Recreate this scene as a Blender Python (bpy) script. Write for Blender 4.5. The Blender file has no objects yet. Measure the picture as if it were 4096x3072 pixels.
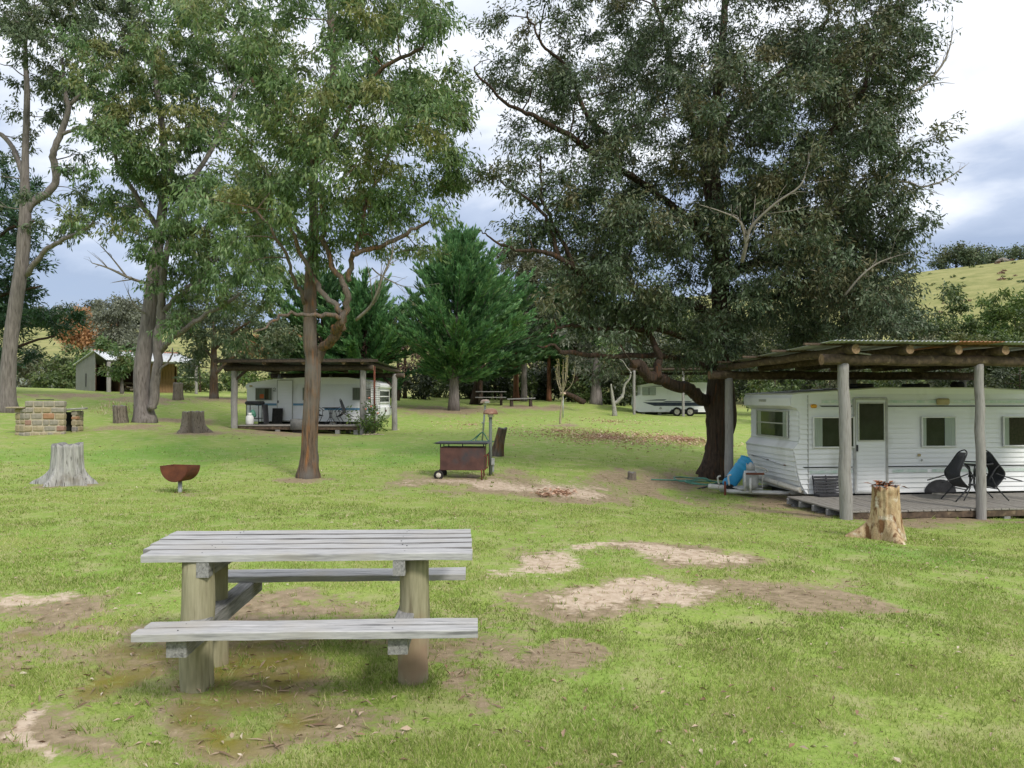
import bpy, bmesh, math, random
import numpy as np
from mathutils import Vector, Matrix, Euler
random.seed(7)
rng = np.random.default_rng(11)
R = math.radians
scene = bpy.context.scene
col = scene.collection

# ------------------------------------------------------------------ camera
FPX, CX, CY, HORIZON, EYE = 800.0, 512.0, 384.0, 398.0, 1.6
PITCH = math.atan((HORIZON - CY) / FPX)
cam_data = bpy.data.cameras.new('camera')
cam_data.sensor_width = 36.0
cam_data.lens = FPX / 1024.0 * 36.0
cam_data.clip_start = 0.05
cam_data.clip_end = 4000.0
cam = bpy.data.objects.new('camera', cam_data)
col.objects.link(cam)
cam.location = (0, 0, EYE)
cam.rotation_euler = (math.pi / 2 + PITCH, 0, 0)
scene.camera = cam

# ------------------------------------------------------------------ sky and sun
SUN_EL, SUN_AZ = 42.0, 146.0        # azimuth clockwise from +Y
world = bpy.data.worlds.new('World')
scene.world = world
world.use_nodes = True
wn, wl = world.node_tree.nodes, world.node_tree.links
wn.clear()


def nnew(nodes, kind, **kw):
    n = nodes.new(kind)
    for k, v in kw.items():
        setattr(n, k, v)
    return n


def wmath(op, a, b=None):
    m = nnew(wn, 'ShaderNodeMath', operation=op)
    for i, v in enumerate((a, b)):
        if v is None:
            continue
        if isinstance(v, (int, float)):
            m.inputs[i].default_value = v
        else:
            wl.new(v, m.inputs[i])
    return m.outputs[0]


sky = nnew(wn, 'ShaderNodeTexSky', sky_type='NISHITA', sun_disc=False)
sky.sun_elevation = R(SUN_EL)
sky.sun_rotation = R(SUN_AZ)
tc = nnew(wn, 'ShaderNodeTexCoord')
sep = nnew(wn, 'ShaderNodeSeparateXYZ')
wl.new(tc.outputs['Generated'], sep.inputs[0])
zc = wmath('MAXIMUM', sep.outputs[2], 0.0)
den = wmath('ADD', zc, 0.22)
comb = nnew(wn, 'ShaderNodeCombineXYZ')
wl.new(wmath('DIVIDE', sep.outputs[0], den), comb.inputs[0])
wl.new(wmath('DIVIDE', sep.outputs[1], den), comb.inputs[1])
nz = nnew(wn, 'ShaderNodeTexNoise')
nz.inputs['Scale'].default_value = 1.5
nz.inputs['Detail'].default_value = 7.0
nz.inputs['Roughness'].default_value = 0.52
nz.inputs['Distortion'].default_value = 0.25
wl.new(comb.outputs[0], nz.inputs['Vector'])
lift = wmath('ADD', zc, wmath('MULTIPLY', wmath('SUBTRACT', nz.outputs['Fac'], 0.5), 0.75))
ramp = nnew(wn, 'ShaderNodeValToRGB')
cr = ramp.color_ramp
cr.elements[0].position, cr.elements[0].color = 0.0, (0.26, 0.33, 0.48, 1)
cr.elements[1].position, cr.elements[1].color = 0.60, (0.90, 0.92, 0.95, 1)
for p, c in ((0.16, (0.285, 0.345, 0.475, 1)), (0.25, (0.40, 0.46, 0.585, 1)), (0.36, (0.82, 0.84, 0.875, 1)), (0.46, (0.60, 0.64, 0.72, 1))):
    e = cr.elements.new(p)
    e.color = c
wl.new(lift, ramp.inputs[0])
skys = nnew(wn, 'ShaderNodeVectorMath', operation='SCALE')
skys.inputs['Scale'].default_value = 0.10
wl.new(sky.outputs[0], skys.inputs[0])
cmix = nnew(wn, 'ShaderNodeMix', data_type='RGBA')
cmix.inputs[0].default_value = 0.88
wl.new(skys.outputs[0], cmix.inputs[6])
wl.new(ramp.outputs[0], cmix.inputs[7])
bg = nnew(wn, 'ShaderNodeBackground')
bg.inputs[1].default_value = 0.88
wl.new(cmix.outputs[2], bg.inputs[0])
wo = nnew(wn, 'ShaderNodeOutputWorld')
wl.new(bg.outputs[0], wo.inputs[0])

sun_data = bpy.data.lights.new('sun', 'SUN')
sun_data.energy = 1.5
sun_data.angle = R(10)
sun_data.color = (1.0, 0.95, 0.86)
sun = bpy.data.objects.new('sun', sun_data)
col.objects.link(sun)
sd = Vector((math.sin(R(SUN_AZ)) * math.cos(R(SUN_EL)), math.cos(R(SUN_AZ)) * math.cos(R(SUN_EL)), math.sin(R(SUN_EL))))
sun.rotation_euler = sd.to_track_quat('Z', 'Y').to_euler()

scene.view_settings.view_transform = 'Standard'
scene.view_settings.look = 'None'
scene.view_settings.gamma = 1.0
scene.view_settings.exposure = 0.80
scene.render.engine = 'CYCLES'
scene.cycles.max_bounces = 6
scene.cycles.diffuse_bounces = 3
scene.cycles.glossy_bounces = 2
scene.cycles.transmission_bounces = 4
scene.cycles.transparent_max_bounces = 6
scene.cycles.use_denoising = True
scene.cycles.use_adaptive_sampling = True
scene.cycles.adaptive_threshold = 0.02


# ------------------------------------------------------------------ pixel helpers (1024 x 768 pixels)
def ray(px, py):
    r, u = (px - CX) / FPX, (CY - py) / FPX
    c, s = math.cos(PITCH), math.sin(PITCH)
    return Vector((r, c - u * s, s + u * c))


def P(px, py, d):
    v = ray(px, py)
    v = v * (d / v.y)
    return Vector((v.x, v.y, v.z + EYE))


# ------------------------------------------------------------------ terrain height
ctrl = [tuple(P(*a)) for a in [
    (411, 684, 4.5), (199, 692, 4.4), (67, 483.6, 15), (180, 493.3, 13.4), (308, 478, 16), (439, 479.5, 16),
    (490, 476, 16.7), (496, 455, 20), (482, 440, 25), (886, 540, 10.7), (846, 520, 13.5), (982, 518, 13.8),
    (715, 476, 19), (722, 506, 15.4), (31, 435, 25.5), (7, 412, 31), (146, 422.6, 28), (193, 431, 26), (233, 429, 30.2),
    (362, 435, 29.7), (120, 422.7, 28.5), (90, 391, 50), (189, 395.5, 50), (73, 389, 54), (454, 410, 45), (490, 404.6, 52),
    (560, 424, 33), (615, 416, 45), (629, 414, 46.7), (676, 416, 46.7), (595, 404, 52), (389, 430.5, 33.4), (214, 398, 42), (648, 415, 50), (700, 416, 50), (690, 416, 53)]]
ctrl += [(0, 0, 0), (-3, 1, 0.02), (3, 1, -0.02), (4, 6, -0.08), (-5, 6, 0.05), (-9, 10, 0.1), (2, 9, -0.04), (9, 8, -0.35),
         (10, 17, -0.6), (16, 14, -0.7), (14, 28, -0.4), (24, 45, 0.6), (-35, 42, 2.3), (-24, 62, 2.4), (0, 66, 1.6), (28, 64, 1.0),
         (-16, 14, 0.35), (-24, 24, 1.1), (0, -10, 0.1), (-20, -5, 0.4), (20, -5, -0.6), (45, 30, 0), (-50, 20, 2.2)]
ctrl = np.array(ctrl)
CS = 10.0


def _tps(r2):
    return 0.5 * r2 * np.log(r2 + 1e-9)


_n = len(ctrl)
_q = ctrl[:, :2] / CS
_A = _tps(((_q[:, None, :] - _q[None, :, :]) ** 2).sum(-1)) + 0.02 * np.eye(_n)
_Pm = np.hstack([np.ones((_n, 1)), _q])
_M = np.block([[_A, _Pm], [_Pm.T, np.zeros((3, 3))]])
_w = np.linalg.solve(_M, np.concatenate([ctrl[:, 2], np.zeros(3)]))
CREST_T = np.array([-3.0, -1.0, -0.64, -0.15, 0.2, 0.53, 0.64, 1.2, 3.0])
CREST_E = np.array([0.085, 0.085, 0.085, 0.095, 0.125, 0.166, 0.177, 0.20, 0.20])


def smooth(e0, e1, x):
    t = np.clip((x - e0) / (e1 - e0), 0, 1)
    return t * t * (3 - 2 * t)


def ground_z(x, y):
    x, y = np.atleast_1d(np.asarray(x, float)), np.atleast_1d(np.asarray(y, float))
    r = np.hypot(x, y)
    k = np.minimum(1.0, 62.0 / np.maximum(r, 1e-6))
    q = np.stack([x * k, y * k], -1) / CS
    out = np.empty(len(x))
    for i in range(0, len(x), 20000):
        qq = q[i:i + 20000]
        d2 = ((qq[:, None, :] - _q[None, :, :]) ** 2).sum(-1)
        out[i:i + 20000] = _tps(d2) @ _w[:_n] + _w[_n] + qq @ _w[_n + 1:]
    out = np.clip(out, -1.2, 3.0)
    t = np.where(y > 1, x / np.maximum(y, 1), np.sign(x) * 3)
    crest = np.interp(t, CREST_T, CREST_E) * 215 / np.sqrt(1 + np.minimum(t * t, 1.0)) + 1.6
    up = smooth(68, 228, r)
    hill = out * (1 - up) + crest * up
    hill = hill + up * (np.sin(x * 0.045 + 1) * np.cos(y * 0.037) * 1.1)
    hill = np.where(r > 235, hill - (r - 235) * 0.06, hill)
    return hill


def gz(x, y):
    return float(ground_z([x], [y])[0])


def on_ground(px, py, guess=10.0):
    v = ray(px, py)
    best = None
    ds = np.linspace(2, 110, 2000)
    pts = np.stack([v.x / v.y * ds, ds, EYE + v.z / v.y * ds], -1)
    diff = pts[:, 2] - ground_z(pts[:, 0], pts[:, 1])
    i = np.argmax(diff < 0)
    if diff[i] >= 0:
        i = len(ds) - 1
    return Vector((pts[i, 0], pts[i, 1], pts[i, 2]))


def hash2(ix, iy, s):
    h = np.sin(ix * 127.1 + iy * 311.7 + s * 74.7) * 43758.5453
    return h - np.floor(h)


def vnoise(x, y, s=0):
    ix, iy = np.floor(x), np.floor(y)
    fx, fy = x - ix, y - iy
    fx, fy = fx * fx * (3 - 2 * fx), fy * fy * (3 - 2 * fy)
    a, b = hash2(ix, iy, s), hash2(ix + 1, iy, s)
    c, d = hash2(ix, iy + 1, s), hash2(ix + 1, iy + 1, s)
    return (a * (1 - fx) + b * fx) * (1 - fy) + (c * (1 - fx) + d * fx) * fy


def fbm(x, y, s=0, o=4):
    t, a, n = 0, 0.5, 0
    for i in range(o):
        t = t + a * vnoise(x * 2 ** i, y * 2 ** i, s + i)
        n += a
        a *= 0.5
    return t / n


# ------------------------------------------------------------------ object helpers
def link_mesh(name, verts, faces, mat=None, parent=None, smooth_faces=False):
    me = bpy.data.meshes.new(name)
    me.from_pydata([tuple(v) for v in verts], [], faces)
    if smooth_faces:
        me.polygons.foreach_set('use_smooth', [True] * len(me.polygons))
    me.update()
    if mat:
        me.materials.append(mat)
    o = bpy.data.objects.new(name, me)
    col.objects.link(o)
    if parent:
        o.parent = parent
    return o


def np_mesh(name, V, F, mat=None, parent=None, attrs=None, smooth_faces=False):
    """V (n,3), F (m,k) arrays -> mesh; attrs {name: per-vertex array}."""
    me = bpy.data.meshes.new(name)
    V, F = np.ascontiguousarray(V, np.float32), np.ascontiguousarray(F, np.int32)
    me.vertices.add(len(V))
    me.vertices.foreach_set('co', V.ravel())
    k = F.shape[1]
    me.loops.add(F.size)
    me.loops.foreach_set('vertex_index', F.ravel())
    me.polygons.add(len(F))
    me.polygons.foreach_set('loop_start', np.arange(0, F.size, k, dtype=np.int32))
    if smooth_faces:
        me.polygons.foreach_set('use_smooth', np.ones(len(F), bool))
    me.update(calc_edges=True)
    for an, av in (attrs or {}).items():
        a = me.attributes.new(an, 'FLOAT', 'POINT')
        a.data.foreach_set('value', np.ascontiguousarray(av, np.float32))
    if mat:
        me.materials.append(mat)
    o = bpy.data.objects.new(name, me)
    col.objects.link(o)
    if parent:
        o.parent = parent
    return o


def thing(name, label, cat, loc=(0, 0, 0), rz=0.0, group=None):
    o = bpy.data.objects.new(name, None)
    o.empty_display_size = 0.2
    col.objects.link(o)
    o.location = loc
    o.rotation_euler = (0, 0, rz)
    o['label'], o['category'] = label, cat
    if group:
        o['group'] = group
    return o


def tag(o, label, cat, group=None):
    o['label'], o['category'] = label, cat
    if group:
        o['group'] = group
    return o


_boxcache = {}


def box(name, size, loc, mat, parent=None, rot=(0, 0, 0), bev=0.006):
    key = (tuple(round(s, 4) for s in size), bev, mat.name if mat else '')
    me = _boxcache.get(key)
    if me is None:
        bm = bmesh.new()
        bmesh.ops.create_cube(bm, size=1.0)
        bmesh.ops.scale(bm, vec=size, verts=bm.verts)
        if bev > 0:
            bmesh.ops.bevel(bm, geom=list(bm.edges), offset=min(bev, min(size) * 0.4), segments=1, affect='EDGES')
        me = bpy.data.meshes.new(name)
        bm.to_mesh(me)
        bm.free()
        if mat:
            me.materials.append(mat)
        _boxcache[key] = me
    o = bpy.data.objects.new(name, me)
    col.objects.link(o)
    o.location = loc
    o.rotation_euler = rot
    if parent:
        o.parent = parent
    return o


def smooth_path(pts, sub=4):
    """Catmull-Rom through rows of (x,y,z,r,...)."""
    p = np.asarray(pts, float)
    if len(p) < 3:
        t = np.linspace(0, 1, sub + 1)[:, None]
        return p[0] * (1 - t) + p[-1] * t
    q = np.vstack([2 * p[0] - p[1], p, 2 * p[-1] - p[-2]])
    out = []
    for i in range(1, len(q) - 2):
        a, b, c, d = q[i - 1], q[i], q[i + 1], q[i + 2]
        for t in np.linspace(0, 1, sub, endpoint=False):
            out.append(0.5 * (2 * b + (c - a) * t + (2 * a - 5 * b + 4 * c - d) * t * t + (3 * b - a - 3 * c + d) * t ** 3))
    out.append(p[-1])
    return np.array(out)


def tube_geo(path, radii, sides=8, cap=True, rough=0.0, seed=0, flare=None):
    path = np.asarray(path, float)
    n = len(path)
    radii = np.broadcast_to(np.asarray(radii, float), (n,))
    tan = np.gradient(path, axis=0)
    tan /= np.linalg.norm(tan, axis=1)[:, None] + 1e-12
    up = np.array([1.0, 0, 0]) if abs(tan[0][0]) < 0.9 else np.array([0, 1.0, 0])
    a = up - tan[0] * up.dot(tan[0])
    a /= np.linalg.norm(a)
    V = []
    ang = np.linspace(0, 2 * np.pi, sides, endpoint=False)
    for i in range(n):
        a = a - tan[i] * a.dot(tan[i])
        a /= np.linalg.norm(a) + 1e-12
        b = np.cross(tan[i], a)
        rr = radii[i] * np.ones(sides)
        if rough:
            rr = rr * (1 + rough * (vnoise(ang * sides / 6.3 * 0.9 + seed * 7.1, np.full(sides, i * 0.35), seed) - 0.5) * 2
                       + rough * 0.6 * np.sin(ang * 5 + seed + i * 0.05))
        if flare is not None:
            rr = rr * (1 + flare[i] * (0.55 + 0.45 * np.cos(ang * 4 + seed) + 0.25 * np.cos(ang * 7 + 2 * seed)))
        V.append(path[i] + np.cos(ang)[:, None] * a * rr[:, None] + np.sin(ang)[:, None] * b * rr[:, None])
    V = np.vstack(V)
    F = []
    for i in range(n - 1):
        for j in range(sides):
            k = (j + 1) % sides
            F.append((i * sides + j, i * sides + k, (i + 1) * sides + k, (i + 1) * sides + j))
    if cap:
        F.append(tuple(range(sides - 1, -1, -1)))
        F.append(tuple((n - 1) * sides + j for j in range(sides)))
    return V, F


def merge_geo(parts):
    V, F, o = [], [], 0
    for v, f in parts:
        V.append(np.asarray(v, float))
        F += [tuple(i + o for i in ff) for ff in f]
        o += len(v)
    return np.vstack(V), F


def tube(name, pts, radii, mat, parent=None, sides=8, sub=4, rough=0.0, seed=0, straight=False):
    p = np.asarray(pts, float)
    rr = np.broadcast_to(np.asarray(radii, float), (len(p),))
    q = np.hstack([p, rr[:, None]])
    if not straight:
        q = smooth_path(q, sub)
    V, F = tube_geo(q[:, :3], q[:, 3], sides, rough=rough, seed=seed)
    o = link_mesh(name, V, F, mat, parent)
    o.data.polygons.foreach_set('use_smooth', [len(p_.vertices) == 4 for p_ in o.data.polygons])
    return o


def log_part(name, a, b, r, mat, endmat=None, parent=None, seed=0, sides=14, taper=0.93):
    """A round timber with slight waver, its sawn ends in endmat."""
    a, b = Vector(a), Vector(b)
    n = max(4, int((b - a).length / 0.35))
    rs = random.Random(seed)
    pts, rad = [], []
    for i in range(n + 1):
        t = i / n
        j = r * 0.10
        pts.append(a.lerp(b, t) + Vector((rs.uniform(-j, j), rs.uniform(-j, j), rs.uniform(-j, j))) * (0 if i in (0, n) else 1))
        rad.append(r * (1 - (1 - taper) * t) * rs.uniform(0.97, 1.03))
    q = smooth_path(np.hstack([np.array(pts), np.array(rad)[:, None]]), 3)
    V, F = tube_geo(q[:, :3], q[:, 3], sides, rough=0.025, seed=seed)
    o = link_mesh(name, V, F, mat, parent)
    o.data.polygons.foreach_set('use_smooth', [len(p_.vertices) == 4 for p_ in o.data.polygons])
    if endmat:
        o.data.materials.append(endmat)
        for p_ in o.data.polygons:
            if len(p_.vertices) > 4:
                p_.material_index = 1
    return o


def lathe(name, prof, mat, parent=None, loc=(0, 0, 0), sides=24, rot=(0, 0, 0), smooth_faces=True):
    V, F = [], []
    for r, z in prof:
        for j in range(sides):
            a = 2 * math.pi * j / sides
            V.append((r * math.cos(a), r * math.sin(a), z))
    for i in range(len(prof) - 1):
        for j in range(sides):
            k = (j + 1) % sides
            F.append((i * sides + j, i * sides + k, (i + 1) * sides + k, (i + 1) * sides + j))
    o = link_mesh(name, V, F, mat, parent, smooth_faces)
    o.location = loc
    o.rotation_euler = rot
    return o


def prism(name, outline, depth, mat, parent=None, axis='y', off=0.0):
    """Extrude a 2-D outline [(a, z)] by depth along y (or x)."""
    n = len(outline)
    V = []
    for s in (off, off + depth):
        for a, z in outline:
            V.append((a, s, z) if axis == 'y' else (s, a, z))
    F = [tuple(range(n)), tuple(range(2 * n - 1, n - 1, -1))]
    for i in range(n):
        j = (i + 1) % n
        F.append((i, j, n + j, n + i))
    o = link_mesh(name, V, F, mat, parent)
    bm = bmesh.new()
    bm.from_mesh(o.data)
    bmesh.ops.recalc_face_normals(bm, faces=bm.faces)
    bm.to_mesh(o.data)
    bm.free()
    return o


# ------------------------------------------------------------------ materials
def mat_new(name):
    m = bpy.data.materials.new(name)
    m.use_nodes = True
    n = m.node_tree.nodes
    n.clear()
    out = n.new('ShaderNodeOutputMaterial')
    b = n.new('ShaderNodeBsdfPrincipled')
    m.node_tree.links.new(b.outputs[0], out.inputs[0])
    return m, n, m.node_tree.links, b, out


def pm(name, c1, c2, scale=8.0, rough=0.8, bump=0.2, stretch=(1, 1, 1), c3=None, c3scale=3.0, c3lo=0.55, c3hi=0.7, metal=0.0, detail=6.0,
       bump_dist=0.01, spec=0.3, c4=None, c4scale=1.0, c4lo=0.5, c4hi=0.7):
    m, n, l, b, out = mat_new(name)
    t = n.new('ShaderNodeTexCoord')
    mp = n.new('ShaderNodeMapping')
    mp.inputs['Scale'].default_value = stretch
    l.new(t.outputs['Object'], mp.inputs[0])
    nz = n.new('ShaderNodeTexNoise')
    nz.inputs['Scale'].default_value = scale
    nz.inputs['Detail'].default_value = detail
    nz.inputs['Roughness'].default_value = 0.62
    l.new(mp.outputs[0], nz.inputs['Vector'])
    rp = n.new('ShaderNodeValToRGB')
    rp.color_ramp.elements[0].position, rp.color_ramp.elements[0].color = 0.32, (*c1, 1)
    rp.color_ramp.elements[1].position, rp.color_ramp.elements[1].color = 0.68, (*c2, 1)
    l.new(nz.outputs['Fac'], rp.inputs[0])
    last = rp.outputs[0]
    for c, sc, lo, hi, st in ((c3, c3scale, c3lo, c3hi, True), (c4, c4scale, c4lo, c4hi, False)):
        if c is None:
            continue
        n3 = n.new('ShaderNodeTexNoise')
        n3.inputs['Scale'].default_value = sc
        n3.inputs['Detail'].default_value = 5
        l.new(mp.outputs[0] if st else t.outputs['Object'], n3.inputs['Vector'])
        mr = n.new('ShaderNodeMapRange')
        mr.inputs[1].default_value, mr.inputs[2].default_value = lo, hi
        l.new(n3.outputs['Fac'], mr.inputs[0])
        mx = n.new('ShaderNodeMix')
        mx.data_type = 'RGBA'
        l.new(mr.outputs[0], mx.inputs[0])
        l.new(last, mx.inputs[6])
        mx.inputs[7].default_value = (*c, 1)
        last = mx.outputs[2]
    l.new(last, b.inputs['Base Color'])
    b.inputs['Roughness'].default_value = rough
    b.inputs['Metallic'].default_value = metal
    b.inputs['Specular IOR Level'].default_value = spec
    if bump:
        bp = n.new('ShaderNodeBump')
        bp.inputs['Strength'].default_value = bump
        bp.inputs['Distance'].default_value = bump_dist
        l.new(nz.outputs['Fac'], bp.inputs['Height'])
        l.new(bp.outputs[0], b.inputs['Normal'])
    return m


def leaf_mat(name, dark, mid, light, tint, tint_amt=0.5, transl=0.3, rough=0.45, spec=0.4):
    m, n, l, b, out = mat_new(name)
    a = n.new('ShaderNodeAttribute')
    a.attribute_name = 'rnd'
    a2 = n.new('ShaderNodeAttribute')
    a2.attribute_name = 'tint'
    rp = n.new('ShaderNodeValToRGB')
    rp.color_ramp.elements[0].color = (*dark, 1)
    rp.color_ramp.elements[1].color = (*light, 1)
    e = rp.color_ramp.elements.new(0.55)
    e.color = (*mid, 1)
    l.new(a.outputs['Fac'], rp.inputs[0])
    mr = n.new('ShaderNodeMapRange')
    mr.inputs[1].default_value, mr.inputs[2].default_value = 0.45, 1.0
    mr.inputs[4].default_value = tint_amt
    l.new(a2.outputs['Fac'], mr.inputs[0])
    mx = n.new('ShaderNodeMix')
    mx.data_type = 'RGBA'
    l.new(mr.outputs[0], mx.inputs[0])
    l.new(rp.outputs[0], mx.inputs[6])
    mx.inputs[7].default_value = (*tint, 1)
    l.new(mx.outputs[2], b.inputs['Base Color'])
    b.inputs['Roughness'].default_value = rough
    b.inputs['Specular IOR Level'].default_value = spec
    tr = n.new('ShaderNodeBsdfTranslucent')
    l.new(mx.outputs[2], tr.inputs[0])
    ms = n.new('ShaderNodeMixShader')
    ms.inputs[0].default_value = transl
    l.new(b.outputs[0], ms.inputs[1])
    l.new(tr.outputs[0], ms.inputs[2])
    l.new(ms.outputs[0], out.inputs[0])
    return m


def glass_mat(name, tintc=(0.82, 0.86, 0.82), refl=0.15):
    m, n, l, b, out = mat_new(name)
    tr = n.new('ShaderNodeBsdfTransparent')
    tr.inputs[0].default_value = (*tintc, 1)
    gl = n.new('ShaderNodeBsdfGlossy')
    gl.inputs['Roughness'].default_value = 0.04
    gl.inputs[0].default_value = (0.9, 0.95, 0.95, 1)
    fr = n.new('ShaderNodeFresnel')
    fr.inputs[0].default_value = 1.0 + refl * 2.4
    ms = n.new('ShaderNodeMixShader')
    l.new(fr.outputs[0], ms.inputs[0])
    l.new(tr.outputs[0], ms.inputs[1])
    l.new(gl.outputs[0], ms.inputs[2])
    l.new(ms.outputs[0], out.inputs[0])
    return m


M = {}
M['timber_grey'] = pm('timber_grey', (0.285, 0.283, 0.287), (0.475, 0.47, 0.472), 6, 0.8, 0.5, (1.2, 14, 14), c3=(0.14, 0.14, 0.145), c3scale=2.4, c3lo=0.575, c3hi=0.74, bump_dist=0.004,
                      c4=(0.36, 0.34, 0.31), c4scale=3.0, c4lo=0.5, c4hi=0.75)
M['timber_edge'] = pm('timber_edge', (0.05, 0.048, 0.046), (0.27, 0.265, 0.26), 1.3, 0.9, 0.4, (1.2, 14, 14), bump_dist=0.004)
M['timber_bearer'] = pm('timber_bearer', (0.17, 0.17, 0.17), (0.33, 0.325, 0.315), 6, 0.85, 0.5, (14, 1.2, 14), c3=(0.10, 0.10, 0.095), c3scale=4, bump_dist=0.004)
M['endgrain'] = pm('endgrain', (0.12, 0.115, 0.11), (0.24, 0.235, 0.23), 40, 0.9, 0.6, bump_dist=0.004)
M['post_treated'] = pm('post_treated', (0.23, 0.215, 0.13), (0.36, 0.335, 0.225), 5, 0.85, 0.4, (9, 9, 0.8), c3=(0.16, 0.14, 0.085), c3scale=4, c3lo=0.58, c3hi=0.72,
                       c4=(0.27, 0.19, 0.13), c4scale=2.2, c4lo=0.52, c4hi=0.68, bump_dist=0.004)
M['post_grey'] = pm('post_grey', (0.20, 0.19, 0.185), (0.36, 0.345, 0.335), 4, 0.85, 0.5, (10, 10, 0.7), c3=(0.13, 0.115, 0.105), c3scale=4, c3lo=0.56, c3hi=0.7, bump_dist=0.006)
M['log_brown'] = pm('log_brown', (0.050, 0.036, 0.027), (0.135, 0.095, 0.066), 4, 0.85, 0.5, (3, 3, 3), c3=(0.20, 0.15, 0.10), c3scale=3, c3lo=0.57, c3hi=0.7, bump_dist=0.008)
M['log_dark'] = pm('log_dark', (0.035, 0.027, 0.022), (0.10, 0.075, 0.058), 4, 0.9, 0.4, (3, 3, 3), bump_dist=0.008)
M['log_end'] = pm('log_end', (0.17, 0.105, 0.06), (0.31, 0.215, 0.135), 18, 0.9, 0.3, c3=(0.07, 0.045, 0.03), c3scale=9, c3lo=0.6, c3hi=0.66)
M['deck'] = pm('deck', (0.20, 0.185, 0.165), (0.33, 0.31, 0.285), 5, 0.85, 0.4, (12, 1.0, 12), c3=(0.12, 0.105, 0.09), c3scale=3, bump_dist=0.004)
M['roof_steel'] = pm('roof_steel', (0.24, 0.255, 0.26), (0.42, 0.44, 0.455), 3, 0.45, 0.05, c3=(0.30, 0.14, 0.08), c3scale=1.2, c3lo=0.60, c3hi=0.72, metal=0.4, spec=0.5)
M['roof_rust'] = pm('roof_rust', (0.22, 0.09, 0.05), (0.42, 0.22, 0.14), 6, 0.85, 0.1)
M['roof_dark'] = pm('roof_dark', (0.05, 0.055, 0.05), (0.12, 0.125, 0.11), 3, 0.7, 0.1, c3=(0.06, 0.08, 0.04), c3scale=1.5)
M['van_white'] = pm('van_white', (0.77, 0.785, 0.80), (0.84, 0.85, 0.86), 1.2, 0.4, 0.03, (1, 1, 0.5), c3=(0.55, 0.56, 0.53), c3scale=1.6, c3lo=0.58, c3hi=0.8, spec=0.45)
M['van_cap'] = pm('van_cap', (0.74, 0.75, 0.75), (0.82, 0.83, 0.83), 3, 0.35, 0.02, c3=(0.5, 0.5, 0.46), c3scale=4, c3lo=0.62, c3hi=0.8, spec=0.5)
M['van_roof'] = pm('van_roof', (0.40, 0.40, 0.36), (0.60, 0.60, 0.55), 3, 0.6, 0.05, c3=(0.22, 0.24, 0.18), c3scale=1.5)
M['trim_white'] = pm('trim_white', (0.66, 0.67, 0.67), (0.76, 0.76, 0.75), 9, 0.45, 0.02)
M['trim_grey'] = pm('trim_grey', (0.34, 0.34, 0.33), (0.48, 0.48, 0.46), 9, 0.5, 0.03)
M['alu'] = pm('alu', (0.50, 0.50, 0.48), (0.64, 0.64, 0.62), 20, 0.4, 0.02, metal=0.6)
M['dark_inside'] = pm('dark_inside', (0.018, 0.02, 0.016), (0.05, 0.052, 0.045), 4, 0.9, 0)
M['curtain'] = pm('curtain', (0.55, 0.56, 0.55), (0.74, 0.75, 0.74), 6, 0.9, 0.2, (12, 12, 0.5))
M['curtain_dark'] = pm('curtain_dark', (0.17, 0.18, 0.16), (0.30, 0.31, 0.29), 6, 0.9, 0.2, (12, 12, 0.5))
M['check'] = pm('check', (0.02, 0.017, 0.015), (0.07, 0.05, 0.045), 22, 0.9, 0)
M['glass'] = glass_mat('glass')
M['black_line'] = pm('black_line', (0.02, 0.025, 0.025), (0.05, 0.06, 0.06), 9, 0.5, 0)
M['green_line'] = pm('green_line', (0.42, 0.56, 0.49), (0.70, 0.73, 0.72), 5, 0.5, 0, (1.5, 1, 1))
M['blue_line'] = pm('blue_line', (0.10, 0.24, 0.38), (0.15, 0.31, 0.46), 5, 0.5, 0)
M['navy_line'] = pm('navy_line', (0.02, 0.03, 0.06), (0.05, 0.065, 0.10), 5, 0.5, 0)
M['amber'] = pm('amber', (0.55, 0.25, 0.02), (0.7, 0.35, 0.04), 9, 0.3, 0)
M['lens'] = pm('lens', (0.36, 0.29, 0.15), (0.46, 0.38, 0.21), 9, 0.4, 0)
M['rubber'] = pm('rubber', (0.012, 0.012, 0.012), (0.035, 0.033, 0.03), 9, 0.85, 0.1)
M['hub'] = pm('hub', (0.45, 0.42, 0.36), (0.66, 0.63, 0.56), 9, 0.5, 0.05, c3=(0.28, 0.2, 0.12), c3scale=6)
M['rust'] = pm('rust', (0.085, 0.030, 0.020), (0.19, 0.062, 0.032), 5, 0.85, 0.25, c3=(0.06, 0.028, 0.024), c3scale=3, c3lo=0.5, c3hi=0.65, c4=(0.30, 0.11, 0.035), c4scale=2.3, c4lo=0.6, c4hi=0.75, bump_dist=0.004)
M['rust_dark'] = pm('rust_dark', (0.062, 0.032, 0.028), (0.115, 0.055, 0.045), 5, 0.7, 0.15, c3=(0.05, 0.045, 0.05), c3scale=2.2, c3lo=0.55, c3hi=0.68, bump_dist=0.003)
M['black_steel'] = pm('black_steel', (0.014, 0.015, 0.017), (0.04, 0.042, 0.047), 12, 0.5, 0.05)
M['green_steel'] = pm('green_steel', (0.085, 0.105, 0.09), (0.15, 0.175, 0.15), 12, 0.55, 0.05, (4, 4, 1))
M['cap_copper'] = pm('cap_copper', (0.20, 0.105, 0.075), (0.33, 0.18, 0.125), 10, 0.5, 0.1, c3=(0.42, 0.27, 0.2), c3scale=5)
M['paint_chipped'] = pm('paint_chipped', (0.44, 0.44, 0.42), (0.58, 0.58, 0.56), 9, 0.6, 0.1, c3=(0.20, 0.10, 0.05), c3scale=7, c3lo=0.62, c3hi=0.68)
M['gas_grey'] = pm('gas_grey', (0.33, 0.34, 0.35), (0.42, 0.43, 0.44), 8, 0.4, 0.03, spec=0.5)
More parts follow.
